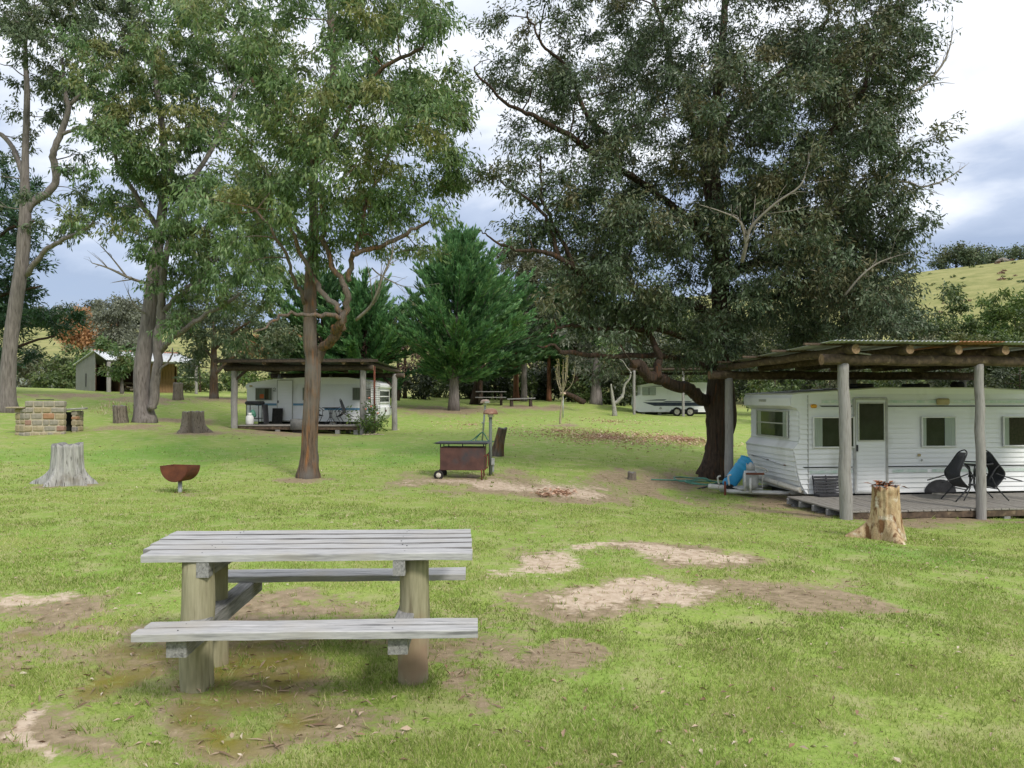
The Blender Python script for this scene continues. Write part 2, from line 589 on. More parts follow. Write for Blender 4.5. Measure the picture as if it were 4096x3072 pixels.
M['pvc'] = pm('pvc', (0.48, 0.46, 0.40), (0.60, 0.58, 0.53), 4, 0.5, 0.03, c3=(0.42, 0.36, 0.24), c3scale=3)
M['blue_plastic'] = pm('blue_plastic', (0.015, 0.22, 0.45), (0.03, 0.33, 0.58), 5, 0.4, 0.04, spec=0.5)
M['black_plastic'] = pm('black_plastic', (0.02, 0.02, 0.024), (0.05, 0.05, 0.058), 9, 0.5, 0.03)
M['sling'] = pm('sling', (0.028, 0.03, 0.034), (0.06, 0.063, 0.07), 120, 0.7, 0.2)
M['hose'] = pm('hose', (0.05, 0.16, 0.11), (0.10, 0.27, 0.20), 12, 0.5, 0)
M['orange_sheet'] = pm('orange_sheet', (0.75, 0.16, 0.05), (0.85, 0.22, 0.08), 5, 0.8, 0)
M['bark_brown'] = pm('bark_brown', (0.058, 0.042, 0.033), (0.21, 0.145, 0.10), 2.2, 0.95, 1.0, (11, 11, 1.1), c3=(0.27, 0.125, 0.052), c3scale=1.6, c3lo=0.53, c3hi=0.68,
                     c4=(0.16, 0.145, 0.13), c4scale=1.6, c4lo=0.45, c4hi=0.65, bump_dist=0.06)
M['bark_grey'] = pm('bark_grey', (0.115, 0.10, 0.094), (0.255, 0.225, 0.212), 2.2, 0.95, 0.7, (7, 7, 1.0), c3=(0.10, 0.085, 0.075), c3scale=2.4, c3lo=0.56, c3hi=0.72, bump_dist=0.04)
M['bark_dark'] = pm('bark_dark', (0.024, 0.017, 0.013), (0.088, 0.060, 0.043), 2.2, 0.95, 1.0, (9, 9, 1.0), c3=(0.125, 0.055, 0.026), c3scale=1.8, c3lo=0.57, c3hi=0.72, bump_dist=0.07)
M['bark_red'] = pm('bark_red', (0.10, 0.045, 0.025), (0.25, 0.115, 0.065), 3, 0.9, 0.6, (5, 5, 1), bump_dist=0.03)
M['bark_white'] = pm('bark_white', (0.19, 0.18, 0.155), (0.38, 0.37, 0.33), 5, 0.85, 0.3, (3, 3, 2), c3=(0.14, 0.13, 0.10), c3scale=5, c3lo=0.58, c3hi=0.68, bump_dist=0.01)
M['dead_wood'] = pm('dead_wood', (0.15, 0.13, 0.11), (0.27, 0.245, 0.21), 6, 0.9, 0.3, (6, 6, 1))
M['stump_grey'] = pm('stump_grey', (0.27, 0.265, 0.255), (0.50, 0.49, 0.475), 2.5, 0.95, 1.0, (11, 11, 1.1), c3=(0.08, 0.075, 0.065), c3scale=3.0, c3lo=0.57, c3hi=0.68, c4=(0.22, 0.19, 0.15), c4scale=2.5, c4lo=0.55, c4hi=0.7, bump_dist=0.04)
M['stump_brown'] = pm('stump_brown', (0.10, 0.082, 0.065), (0.27, 0.235, 0.19), 3, 0.95, 0.9, (9, 9, 1.2), c3=(0.055, 0.04, 0.03), c3scale=3, c3lo=0.54, c3hi=0.66, bump_dist=0.04)
M['stump_tan'] = pm('stump_tan', (0.30, 0.195, 0.10), (0.58, 0.45, 0.28), 2.5, 0.95, 0.9, (5, 5, 2.4), c3=(0.17, 0.085, 0.038), c3scale=2.2, c3lo=0.50, c3hi=0.62, c4=(0.62, 0.56, 0.44), c4scale=6, c4lo=0.58, c4hi=0.7, bump_dist=0.04)
M['debris'] = pm('debris', (0.12, 0.045, 0.02), (0.30, 0.12, 0.055), 20, 0.95, 0.5)
M['shed_grey'] = pm('shed_grey', (0.16, 0.165, 0.15), (0.27, 0.275, 0.25), 3, 0.9, 0.3, (9, 9, 0.6), c3=(0.15, 0.135, 0.11), c3scale=2)
M['shed_brown'] = pm('shed_brown', (0.17, 0.10, 0.05), (0.32, 0.20, 0.11), 3, 0.9, 0.3, (9, 9, 0.6), c3=(0.10, 0.055, 0.03), c3scale=2)
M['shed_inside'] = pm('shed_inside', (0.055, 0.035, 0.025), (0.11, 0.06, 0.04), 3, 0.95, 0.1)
M['roof_white'] = pm('roof_white', (0.60, 0.63, 0.66), (0.74, 0.76, 0.79), 3, 0.4, 0.02, metal=0.15)
M['mortar'] = pm('mortar', (0.36, 0.31, 0.23), (0.50, 0.44, 0.34), 14, 0.95, 0.4)
for i, (a, b) in enumerate((((0.27, 0.225, 0.15), (0.40, 0.34, 0.235)), ((0.22, 0.20, 0.165), (0.33, 0.30, 0.25)), ((0.29, 0.165, 0.095), (0.38, 0.22, 0.13)),
                            ((0.25, 0.155, 0.12), (0.34, 0.21, 0.165)), ((0.29, 0.24, 0.15), (0.37, 0.31, 0.20)), ((0.19, 0.17, 0.16), (0.28, 0.255, 0.24)))):
    M['stone%d' % i] = pm('stone%d' % i, a, b, 9, 0.95, 0.5, bump_dist=0.015)
M['concrete'] = pm('concrete', (0.22, 0.215, 0.20), (0.34, 0.33, 0.31), 14, 0.95, 0.3)
M['galv'] = pm('galv', (0.32, 0.34, 0.34), (0.45, 0.47, 0.47), 9, 0.5, 0.05, metal=0.4)

# ------------------------------------------------------------------ ground
# bare earth, pale sand, moss and litter patches: (px, py, rx, ry) of each patch as seen on the lawn
PATCH = {
    'dirt': [(75, 603, 110, 22), (60, 680, 150, 40), (40, 750, 90, 30), (90, 640, 120, 26), (330, 650, 150, 38), (260, 705, 130, 18), (450, 668, 40, 16), (330, 604, 170, 12), (300, 620, 130, 20),
             (800, 597, 125, 13), (600, 597, 140, 16), (500, 556, 70, 14), (720, 565, 60, 8), (640, 556, 70, 7), (545, 487, 150, 14), (440, 480, 50, 10),
             (640, 482, 70, 9), (800, 508, 100, 13), (690, 500, 60, 10), (905, 523, 40, 6), (470, 690, 25, 8), (530, 640, 25, 5), (60, 396, 50, 4), (150, 400, 60, 3),
             (120, 427, 50, 3), (200, 434, 40, 3), (280, 433, 60, 4), (450, 411, 70, 5), (520, 408, 60, 3), (308, 480, 26, 4), (190, 421, 30, 3), (67, 486, 34, 4), (180, 494, 18, 3), (960, 520, 60, 4), (240, 402, 60, 4), (715, 478, 40, 6), (560, 425, 14, 2)],
    'sand': [(520, 558, 52, 9), (490, 557, 44, 9), (545, 560, 40, 8), (500, 562, 30, 6), (625, 594, 62, 9), (585, 553, 45, 4), (690, 562, 45, 4), (475, 483, 48, 4), (560, 490, 40, 4), (22, 748, 20, 8), (560, 484, 30, 3), (660, 605, 30, 5), (30, 590, 30, 2.5)],
    'moss': [(120, 672, 110, 20), (300, 668, 100, 14), (60, 700, 90, 24), (45, 655, 50, 12), (250, 692, 80, 10), (340, 632, 70, 6)],
    'lush': [(225, 650, 60, 16), (900, 555, 90, 8), (150, 455, 160, 14), (420, 455, 70, 14)],
}
WPATCH = {}
for k, lst in PATCH.items():
    WPATCH[k] = []
    for px, py, rx, ry in lst:
        c, t, b = on_ground(px, py), on_ground(px, py - ry), on_ground(px, py + ry)
        WPATCH[k].append((c.x, (t.y + b.y) / 2, rx * c.y / FPX, max(0.25, (t.y - b.y) / 2)))


def patch_val(kind, x, y):
    v = np.zeros(len(x))
    n1 = fbm(x * 1.1, y * 0.8, 3, 5) - 0.5
    n2 = fbm(x * 4.0, y * 3.0, 9, 4) - 0.5
    x, y = x + (fbm(x * .9 + 7, y * .9, 15, 3) - .5) * 1.6, y + (fbm(x * .8, y * .8 + 3, 18, 3) - .5) * 1.6
    off_ = {'sand': .42, 'dirt': .20}.get(kind, .22)
    for cx, cy, rx, ry in WPATCH[kind]:
        q = 1 - np.sqrt(((x - cx) / rx) ** 2 + ((y - cy) / ry) ** 2)
        v = np.maximum(v, np.clip((q + 2.2 * n1 + 1.2 * n2) * 1.0 + off_, 0, 1) * smooth(-0.75, -0.25, q))
    return v


az = np.concatenate([np.linspace(-0.72, 0.72, 330), np.linspace(0.72, 2 * np.pi - 0.72, 70)[1:-1]])
rad = np.concatenate([[0.0], 0.6 * 1.024 ** np.arange(0, 320)])
rad = rad[rad < 900]
AZ, RD = np.meshgrid(az, rad)
gx, gy = (np.sin(AZ) * RD).ravel(), (np.cos(AZ) * RD).ravel()
gzv = ground_z(gx, gy)
near = np.hypot(gx, gy) < 60
gzv += np.where(near, (fbm(gx * 1.1, gy * 1.1, 21, 3) - 0.5) * 0.05, 0)
na, nr = len(az), len(rad)
I = np.arange(nr * na).reshape(nr, na)
J = np.roll(I, -1, axis=1)
GF = np.stack([I[:-1], J[:-1], J[1:], I[1:]], -1).reshape(-1, 4)[:, ::-1]
g_dirt, g_sand, g_moss, g_lush = (np.zeros(len(gx)) for _ in range(4))
sel = near & (gy > 0)
g_dirt[sel], g_sand[sel] = patch_val('dirt', gx[sel], gy[sel]), patch_val('sand', gx[sel], gy[sel])
g_moss[sel], g_lush[sel] = patch_val('moss', gx[sel], gy[sel]), patch_val('lush', gx[sel], gy[sel])
g_far = smooth(58, 85, np.hypot(gx, gy))

m, n, l, b, out = mat_new('lawn')
pos = n.new('ShaderNodeNewGeometry')


def g_attr(name):
    a = n.new('ShaderNodeAttribute')
    a.attribute_name = name
    return a.outputs['Fac']


def g_noise(scale, detail=5, rough=0.6, stretch=None):
    z = n.new('ShaderNodeTexNoise')
    z.inputs['Scale'].default_value = scale
    z.inputs['Detail'].default_value = detail
    z.inputs['Roughness'].default_value = rough
    if stretch:
        mp = n.new('ShaderNodeMapping')
        mp.inputs['Scale'].default_value = stretch
        l.new(pos.outputs['Position'], mp.inputs[0])
        l.new(mp.outputs[0], z.inputs['Vector'])
    else:
        l.new(pos.outputs['Position'], z.inputs['Vector'])
    return z.outputs['Fac']


def g_range(v, lo, hi, a=0.0, bb=1.0):
    r = n.new('ShaderNodeMapRange')
    for i, q in zip((1, 2, 3, 4), (lo, hi, a, bb)):
        r.inputs[i].default_value = q
    l.new(v, r.inputs[0])
    return r.outputs[0]


def g_mix(f, c1, c2):
    x = n.new('ShaderNodeMix')
    x.data_type = 'RGBA'
    for i, v in ((0, f), (6, c1), (7, c2)):
        if isinstance(v, (int, float)):
            x.inputs[i].default_value = v
        elif isinstance(v, tuple):
            x.inputs[i].default_value = (*v, 1)
        else:
            l.new(v, x.inputs[i])
    return x.outputs[2]


def g_math(op, a, bb):
    x = n.new('ShaderNodeMath')
    x.operation = op
    for i, v in enumerate((a, bb)):
        if isinstance(v, (int, float)):
            x.inputs[i].default_value = v
        else:
            l.new(v, x.inputs[i])
    return x.outputs[0]


fine = g_noise(38, 6, 0.72)
mid = g_noise(3.2, 6, 0.65)
big = g_noise(0.35, 4, 0.55)
grass = g_mix(g_range(fine, 0.36, 0.64), (0.185, 0.245, 0.052), (0.325, 0.405, 0.105))
grass = g_mix(g_range(big, 0.38, 0.62, 0, 0.6), grass, (0.175, 0.295, 0.050))
grass = g_mix(g_range(mid, 0.47, 0.66, 0, 0.8), grass, (0.36, 0.345, 0.17))
grass = g_mix(g_math('MULTIPLY', g_attr('lush'), 0.55), grass, (0.105, 0.255, 0.034))
dn = g_noise(11, 6, 0.7)
soil = g_mix(g_range(dn, 0.35, 0.65), (0.19, 0.138, 0.092), (0.36, 0.275, 0.195))
soil = g_mix(g_math('MULTIPLY', g_attr('moss'), g_range(mid, 0.35, 0.6, 0.2, 1.0)), soil, (0.19, 0.165, 0.028))
df = g_range(g_math('ADD', g_attr('dirt'), g_math('MULTIPLY', g_math('ADD', g_math('MULTIPLY', g_math('SUBTRACT', dn, 0.5), 2.4), g_math('MULTIPLY', g_math('SUBTRACT', fine, 0.5), 1.4)) , 1.0)), 0.18, 0.72, 0, 0.93)
c = g_mix(df, grass, soil)
sandc = g_mix(g_range(dn, 0.35, 0.65), (0.40, 0.30, 0.215), (0.58, 0.48, 0.375))
c = g_mix(g_range(g_math('ADD', g_attr('sand'), g_math('MULTIPLY', g_math('ADD', g_math('MULTIPLY', g_math('SUBTRACT', dn, 0.5), 2.0), g_math('MULTIPLY', g_math('SUBTRACT', fine, 0.5), 0.8)), 1.0)), 0.30, 0.85), c, sandc)
farn = g_noise(0.25, 6, 0.7, (1, 1, 1))
farc = g_mix(g_range(farn, 0.35, 0.65), (0.19, 0.205, 0.072), (0.31, 0.295, 0.125))
farc = g_mix(g_range(g_noise(0.9, 5, 0.7), 0.58, 0.70, 0, 0.6), farc, (0.13, 0.15, 0.05))
c = g_mix(g_attr('far'), c, farc)
l.new(c, b.inputs['Base Color'])
b.inputs['Roughness'].default_value = 0.95
b.inputs['Specular IOR Level'].default_value = 0.1
bp = n.new('ShaderNodeBump')
bp.inputs['Strength'].default_value = 0.5
bp.inputs['Distance'].default_value = 0.04
l.new(g_math('ADD', g_math('MULTIPLY', fine, 0.6), dn), bp.inputs['Height'])
l.new(bp.outputs[0], b.inputs['Normal'])
M['lawn'] = m
ground = np_mesh('ground', np.stack([gx, gy, gzv], -1), GF, M['lawn'], None,
                 {'dirt': g_dirt, 'sand': g_sand, 'moss': g_moss, 'lush': g_lush, 'far': g_far}, True)
ground['kind'] = 'structure'


# ------------------------------------------------------------------ grass blades and fallen leaves
def wedge_points(nn, d0, d1, power, half=0.70):
    """Points in front, density falling with distance (power < 1 keeps more near)."""
    u = rng.random(nn)
    d = d0 * (d1 / d0) ** (u ** power)
    t = rng.uniform(-half, half, nn)
    return t * d, d


def gnd_at(x, y):
    return ground_z(x, y) + (fbm(x * 1.1, y * 1.1, 21, 3) - 0.5) * 0.05


x, y = wedge_points(560000, 2.9, 22, 0.95)
dv = np.maximum(patch_val('dirt', x, y), patch_val('sand', x, y) * 1.4)
keep = rng.random(len(x)) > np.minimum(dv * 1.5 - 0.05, 0.95)
clump = fbm(x * 2.2, y * 2.2, 40, 4)
keep &= rng.random(len(x)) < np.clip(0.15 + (clump - 0.30) * 2.6, 0.08, 1)
keep &= rng.random(len(x)) < 1 - 0.93 * smooth(8, 22, y)
x, y, clump = x[keep], y[keep], clump[keep]
z = gnd_at(x, y) - 0.004
nb = len(x)
# taller tufts dotted about and hugging the posts and stumps
tx, ty, tl = [x], [y], [np.zeros(len(x), bool)]
spots = [(a_, c_, .10, 9) for a_, c_ in zip(*wedge_points(700, 2.9, 16, 0.9))]
for px_, py_, rr_ in ((199, 692, .10), (218, 669, .10), (412, 683, .10), (420, 661, .10), (886, 540, .24), (67, 484, .34), (846, 520, .12), (982, 518, .11), (308, 478, .24), (490, 476, .05), (180, 493, .06), (483, 480, .05)):
    g_ = on_ground(px_, py_)
    spots.append((g_.x, g_.y + rr_, rr_ + .03, 70))
for sx_, sy_, sr_, sn_ in spots:
    a_ = rng.uniform(0, 2 * np.pi, sn_)
    q_ = sr_ * rng.uniform(.75, 1.25, sn_) if sn_ > 20 else sr_ * rng.random(sn_) * .5
    tx.append(sx_ + np.cos(a_) * q_)
    ty.append(sy_ + np.sin(a_) * q_)
    tl.append(np.ones(sn_, bool))
x, y, tuft = np.concatenate(tx), np.concatenate(ty), np.concatenate(tl)
clump = np.concatenate([clump, np.full(tuft.sum(), .5)])
z = gnd_at(x, y) - 0.004
nb = len(x)
hgt = rng.uniform(0.012, 0.031, nb) * np.where(tuft, 1.7, 1.0) * (0.6 + 0.9 * clump) * (1 + np.maximum(0, y - 8) * 0.035)
long_ = rng.random(nb) < 0.02
hgt[long_] *= 1.9
wid = rng.uniform(0.0022, 0.0042, nb) * (1 + np.maximum(0, y - 4) * 0.14)
th = rng.uniform(0, 2 * np.pi, nb)
lean = rng.uniform(0.1, 1.1, nb) * hgt
la = rng.uniform(0, 2 * np.pi, nb)
base = np.stack([x, y, z], -1)
side = np.stack([np.cos(th) * wid, np.sin(th) * wid, np.zeros(nb)], -1)
tip = base + np.stack([np.cos(la) * lean, np.sin(la) * lean, hgt], -1)
V = np.stack([base - side, base + side, tip], 1).reshape(-1, 3)
F = np.arange(nb * 3).reshape(-1, 3)
M['grass_blade'] = leaf_mat('grass_blade', (0.135, 0.19, 0.040), (0.295, 0.375, 0.088), (0.52, 0.54, 0.21), (0.60, 0.52, 0.30), 0.75, 0.4, 0.6, 0.2)
blade_rnd = np.clip(rng.normal(0.5, 0.16, nb) + (fbm(x * 0.7, y * 0.7, 60, 3) - 0.5) * 0.8, 0, 1)
blade_rnd = np.where(tuft, blade_rnd * .55, blade_rnd)
blade_tint = np.where(rng.random(nb) < 0.17, 1.0, 0.0)
o = np_mesh('grass', V, F, M['grass_blade'], None, {'rnd': np.repeat(blade_rnd, 3), 'tint': np.repeat(blade_tint, 3)})
o['label'], o['category'], o['kind'] = 'short bright green lawn grass growing around the bare patches', 'grass', 'stuff'


def leaf_quads(pos, direc, nrm, L, W, curl=0.15):
    """Rhombic leaves: pos base, direc along, nrm rough normal."""
    direc = direc / (np.linalg.norm(direc, axis=1)[:, None] + 1e-9)
    s = np.cross(direc, nrm)
    s /= np.linalg.norm(s, axis=1)[:, None] + 1e-9
    nn = np.cross(s, direc)
    L, W = L[:, None], W[:, None]
    midp = pos + direc * L * 0.45 + nn * L * curl * 0.5
    V = np.stack([pos, midp + s * W * 0.5, pos + direc * L, midp - s * W * 0.5], 1).reshape(-1, 3)
    F = np.arange(len(pos) * 4).reshape(-1, 4)
    return V, F


def scatter_leaves(name, x, y, sz, label, mat, lift=0.012):
    k = len(x)
    z = gnd_at(x, y) + lift
    a = rng.uniform(0, 2 * np.pi, k)
    direc = np.stack([np.cos(a), np.sin(a), rng.normal(0, 0.25, k)], -1)
    nrm = np.stack([rng.normal(0, 0.3, k), rng.normal(0, 0.3, k), np.ones(k)], -1)
    V, F = leaf_quads(np.stack([x, y, z], -1), direc, nrm, sz, sz * rng.uniform(0.22, 0.5, k), 0.3)
    F = np.vstack([F[:, [0, 1, 2]], F[:, [0, 2, 3]]])
    o = np_mesh(name, V, F, mat, None, {'rnd': np.repeat(rng.random(k), 4), 'tint': np.repeat(rng.random(k), 4)})
    o['label'], o['category'], o['kind'] = label, 'leaves', 'stuff'
    return o


M['litter'] = leaf_mat('litter', (0.17, 0.11, 0.07), (0.36, 0.27, 0.19), (0.62, 0.54, 0.43), (0.36, 0.20, 0.12), 0.45, 0.1, 0.8, 0.2)
x, y = wedge_points(7500, 2.8, 42, 0.85)
w_ = fbm(x * 0.8, y * 0.8, 77, 4)
keep = rng.random(len(x)) < np.clip((w_ - 0.38) * 3.5 + 0.5 * patch_val('dirt', x, y), 0.10, 1) * np.where(y < 8, .55, 1)
x, y = x[keep], y[keep]
scatter_leaves('fallen_leaves', x, y, rng.uniform(0.025, 0.06, len(x)) * (1 + np.maximum(0, y - 8) * 0.025), 'dry brown and buff leaves scattered over the whole lawn', M['litter'])
x, y = wedge_points(5200, 2.9, 20, 0.9)
keep = rng.random(len(x)) < patch_val('dirt', x, y) * .55 + .01
x, y = x[keep], y[keep]
k_ = len(x)
a_ = rng.uniform(0, 2 * np.pi, k_)
V, F = leaf_quads(np.stack([x, y, gnd_at(x, y) + .008], -1), np.stack([np.cos(a_), np.sin(a_), rng.normal(0, .08, k_)], -1), np.stack([rng.normal(0, .3, k_), rng.normal(0, .3, k_), np.ones(k_)], -1), rng.uniform(.03, .16, k_), rng.uniform(.006, .014, k_), .1)
o = np_mesh('twig_litter', V, F, M['litter'], None, {'rnd': np.repeat(rng.random(k_) * .6, 4), 'tint': np.repeat(rng.random(k_) * .4, 4)})
o['label'], o['category'], o['kind'] = 'small broken twigs lying on the bare soil patches', 'twigs', 'stuff'
pts = []
for cx, cy, rx, ry, k in ((610, 439, 95, 10, 2300), (680, 441, 60, 7, 1500), (560, 432, 60, 6, 400), (470, 425, 90, 10, 260), (620, 425, 90, 8, 350), (560, 494, 16, 3, 160), (545, 497, 12, 2, 60)):
    c = on_ground(cx, cy)
    t_, b_ = on_ground(cx, cy - ry), on_ground(cx, cy + ry)
    rr = np.abs(rng.normal(0, 0.5, k))
    aa = rng.uniform(0, 2 * np.pi, k)
    pts.append(np.stack([c.x + np.cos(aa) * rr * rx * c.y / FPX, (t_.y + b_.y) / 2 + np.sin(aa) * rr * (t_.y - b_.y) / 2], -1))
pts = np.vstack(pts)
M['litter_pink'] = leaf_mat('litter_pink', (0.34, 0.20, 0.14), (0.56, 0.38, 0.28), (0.72, 0.58, 0.46), (0.58, 0.33, 0.21), 0.6, 0.1, 0.8, 0.2)
scatter_leaves('leaf_drift', pts[:, 0], pts[:, 1], rng.uniform(0.07, 0.14, len(pts)), 'drift of pinkish brown autumn leaves on lawn before the striped caravan', M['litter_pink'], 0.035)


# ------------------------------------------------------------------ trees
def px_limb(pts, d):
    """[(px, py, depth offset, width px)] -> rows (x, y, z, r)."""
    return np.array([[*P(a, b, d + dd), max(0.004, w * 0.5 * d / FPX)] for a, b, dd, w in pts])


def crown_mesh(tree, twigs_p, twigs_d, leaf_n, L, W, spread, droop, mat, name='crown', tints=None, seed=0, jit=0.38):
    """Leaves along twig lines starting at twigs_p running by vector twigs_d."""
    r_ = np.random.default_rng(seed)
    k = len(twigs_p)
    idx = np.repeat(np.arange(k), leaf_n)
    t = r_.random(len(idx)) ** 0.8
    p = twigs_p[idx] + twigs_d[idx] * t[:, None] + r_.normal(0, spread, (len(idx), 3))
    td = twigs_d[idx] / (np.linalg.norm(twigs_d[idx], axis=1)[:, None] + 1e-9)
    dr = td * (1 - droop) * 0.8 + np.array([0, 0, -1.0]) * droop + r_.normal(0, jit, (len(idx), 3))
    nr_ = r_.normal(0, 1, (len(idx), 3))
    V, F = leaf_quads(p, dr, nr_, r_.uniform(0.7, 1.25, len(idx)) * L, r_.uniform(0.7, 1.25, len(idx)) * W)
    rn = np.clip(r_.normal(0.45, 0.25, len(idx)), 0, 1)
    tt = np.clip((tints[idx] if tints is not None else 0.3) + r_.normal(0, 0.15, len(idx)), 0, 1)
    return np_mesh(name, V, F, mat, tree, {'rnd': np.repeat(rn, 4), 'tint': np.repeat(tt, 4)})


def build_tree(name, label, base, d, limbs, regions, depth, leaf_m, bark, n_per=1.0, clump_r=0.6, twigs=9, leaf_n=26, L=0.16, W=0.036,
               droop=0.75, seed=1, dead=(), flare=0.9, sides=12, twig_sides=3, attach_min=0.25, spread=0.07, cat='tree', group=None, rough=0.07, jit=0.35, shell=0.0):
    r_ = np.random.default_rng(seed)
    root = thing(name, label, cat, base, 0, group)
    off = np.array(base)
    geo, nodes = [], []
    for li, lp in enumerate(limbs):
        q = smooth_path(px_limb(lp, d), 6 if li == 0 else 5)
        if li == 0:
            q[0, 2] = base[2] - 0.15
            hh = q[:, 2] - base[2]
            fl = np.clip(1 - hh / 0.8, 0, 1) ** 2 * flare
        else:
            fl = None
            wob = np.cumsum(r_.normal(0, 0.03, (len(q), 3)), axis=0)
            q[:, :3] += wob - np.linspace(0, 1, len(q))[:, None] * wob[-1] * 0.5
        geo.append(tube_geo(q[:, :3] - off, q[:, 3], sides if li == 0 else max(6, sides - 3), rough=rough, seed=seed + li, flare=fl))
        fr = int(len(q) * (attach_min if li == 0 else 0.15))
        for row in q[fr:]:
            nodes.append((row[0], row[1], row[2], row[3]))
    for lp in dead:
        dgeo = []
        q = smooth_path(px_limb(lp, d), 4)
        dgeo.append(tube_geo(q[:, :3] - off, q[:, 3], 5, rough=0.05, seed=seed))
        for k in range(4, len(q), 2):                       # bare side twigs
            for _ in range(2):
                v = (q[k, :3] - q[k - 2, :3])
                v = v / (np.linalg.norm(v) + 1e-9) + r_.normal(0, 0.6, 3)
                e = q[k, :3] + v * r_.uniform(0.15, 0.45)
                mm = (q[k, :3] + e) / 2 + r_.normal(0, 0.03, 3)
                dgeo.append(tube_geo(np.array([q[k, :3], mm, e]) - off, [q[k, 3] * 0.45, q[k, 3] * 0.35, 0.003], 3))
        V, F = merge_geo(dgeo)
        link_mesh('dead_branch', V, F, M['dead_wood'], root, True)
    cl, tn = [], []
    for rg in regions:
        px, py, rx, ry, dens = rg[:5]
        dof = rg[5] if len(rg) > 5 else 0.0
        dsp = rg[6] if len(rg) > 6 else 1.0
        tint0 = rg[7] if len(rg) > 7 else 0.35
        s = d / FPX
        cnt = max(1, int(dens * n_per * (rx * s) * (ry * s) * 2.2 + r_.random()))
        for _ in range(cnt):
            while True:
                a, b_, c_ = r_.uniform(-1, 1, 3)
                rr2 = a * a + b_ * b_ + c_ * c_
                if shell < rr2 <= 1:
                    break
            dd = d + dof + c_ * depth * dsp
            # keep the metric size of the region when moved in depth
            pt = P(px, py, d + dof)
            cl.append((pt.x + a * rx * s, pt.y + c_ * depth * dsp, pt.z - b_ * ry * s))
            tn.append(np.clip(tint0 + r_.normal(0, 0.22), 0, 1))
    cl = np.array(cl)
    tn = np.array(tn)
    nd = np.array(nodes)
    dist = np.sqrt(((cl[:, None, :] - nd[None, :, :3]) ** 2).sum(-1)).min(1)
    order = np.argsort(dist)
    N = nd.copy()
    for i in order:
        c_ = cl[i]
        dv_ = c_ - N[:, :3]
        ds = np.sqrt((dv_ ** 2).sum(1))
        cost = ds + 0.5 * np.maximum(0, -dv_[:, 2]) + 0.12 / (N[:, 3] + 0.02) * 0.1
        j = int(np.argmin(cost))
        a = N[j, :3]
        ln = ds[j]
        k = max(3, min(7, int(ln / 0.5) + 2))
        t = np.linspace(0, 1, k + 1)[:, None]
        bow = np.array([0, 0, 1.0]) * ln * r_.uniform(-0.05, 0.22) + r_.normal(0, 0.07 * ln, 3)
        q = a + (c_ - a) * t + bow * (4 * t * (1 - t)) * 0.6 + r_.normal(0, 0.025 * ln, (k + 1, 3)) * (t * (1 - t) * 4)
        r0 = min(N[j, 3] * 0.75, 0.010 + 0.011 * ln)
        rad_ = np.linspace(r0, max(0.005, r0 * 0.4), k + 1)
        geo.append(tube_geo(q - off, rad_, 5 if r0 > 0.02 else 4, cap=False))
        N = np.vstack([N, np.hstack([q[1:], rad_[1:, None]])])
    tp, td, tt = [], [], []
    ctr = cl.mean(0)
    for c_, ti in zip(cl, tn):
        outv = c_ - ctr
        outv = outv / (np.linalg.norm(outv) + 1e-9)
        cr_ = clump_r * r_.uniform(0.7, 1.3)
        for _ in range(twigs):
            v = r_.normal(0, 1, 3)
            v /= np.linalg.norm(v)
            v = v + outv * 0.35 + np.array([0, 0, 0.15])
            v = v / np.linalg.norm(v) * cr_ * r_.uniform(0.6, 1.2)
            v[2] *= 0.7
            tp.append(c_)
            td.append(v)
            tt.append(np.clip(ti + v[2] * 0.35, 0, 1))
    tp, td, tt = np.array(tp), np.array(td), np.array(tt)
    if twig_sides:
        for a, v in list(zip(tp, td))[::2]:
            mm = a + v * 0.5 + r_.normal(0, 0.03, 3)
            geo.append(tube_geo(np.array([a, mm, a + v]) - off, [0.007, 0.005, 0.003], 3, cap=False))
    V, F = merge_geo(geo)
    tr = link_mesh('trunk', V, F, bark, root, True)
    crown_mesh(root, tp - off, td, leaf_n, L, W, spread, droop, leaf_m, seed=seed + 5, tints=tt)
    return root


M['leaf_gum'] = leaf_mat('leaf_gum', (0.060, 0.12, 0.045), (0.140, 0.235, 0.082), (0.28, 0.37, 0.19), (0.29, 0.25, 0.08), 0.65, 0.28)
M['leaf_gum_green'] = leaf_mat('leaf_gum_green', (0.070, 0.135, 0.050), (0.160, 0.255, 0.090), (0.31, 0.40, 0.20), (0.34, 0.28, 0.09), 0.55, 0.35)
M['leaf_dark'] = leaf_mat('leaf_dark', (0.040, 0.064, 0.032), (0.088, 0.132, 0.066), (0.21, 0.255, 0.17), (0.21, 0.15, 0.065), 0.55, 0.22)
M['leaf_left'] = leaf_mat('leaf_left', (0.050, 0.084, 0.042), (0.108, 0.155, 0.075), (0.20, 0.245, 0.14), (0.18, 0.14, 0.065), 0.55, 0.25)
M['leaf_pine'] = leaf_mat('leaf_pine', (0.014, 0.042, 0.017), (0.032, 0.085, 0.030), (0.065, 0.145, 0.05), (0.05, 0.10, 0.03), 0.4, 0.15)
M['leaf_cypress'] = leaf_mat('leaf_cypress', (0.060, 0.15, 0.060), (0.125, 0.275, 0.105), (0.24, 0.415, 0.17), (0.32, 0.44, 0.15), 0.55, 0.36)
M['leaf_cypress_dark'] = leaf_mat('leaf_cypress_dark', (0.035, 0.085, 0.035), (0.075, 0.165, 0.062), (0.14, 0.25, 0.095), (0.19, 0.26, 0.08), 0.5, 0.3)
M['leaf_olive'] = leaf_mat('leaf_olive', (0.075, 0.085, 0.045), (0.125, 0.14, 0.075), (0.20, 0.21, 0.13), (0.19, 0.16, 0.08), 0.5, 0.25)
M['leaf_bush'] = leaf_mat('leaf_bush', (0.035, 0.060, 0.020), (0.085, 0.13, 0.038), (0.175, 0.225, 0.075), (0.20, 0.18, 0.06), 0.5, 0.25)
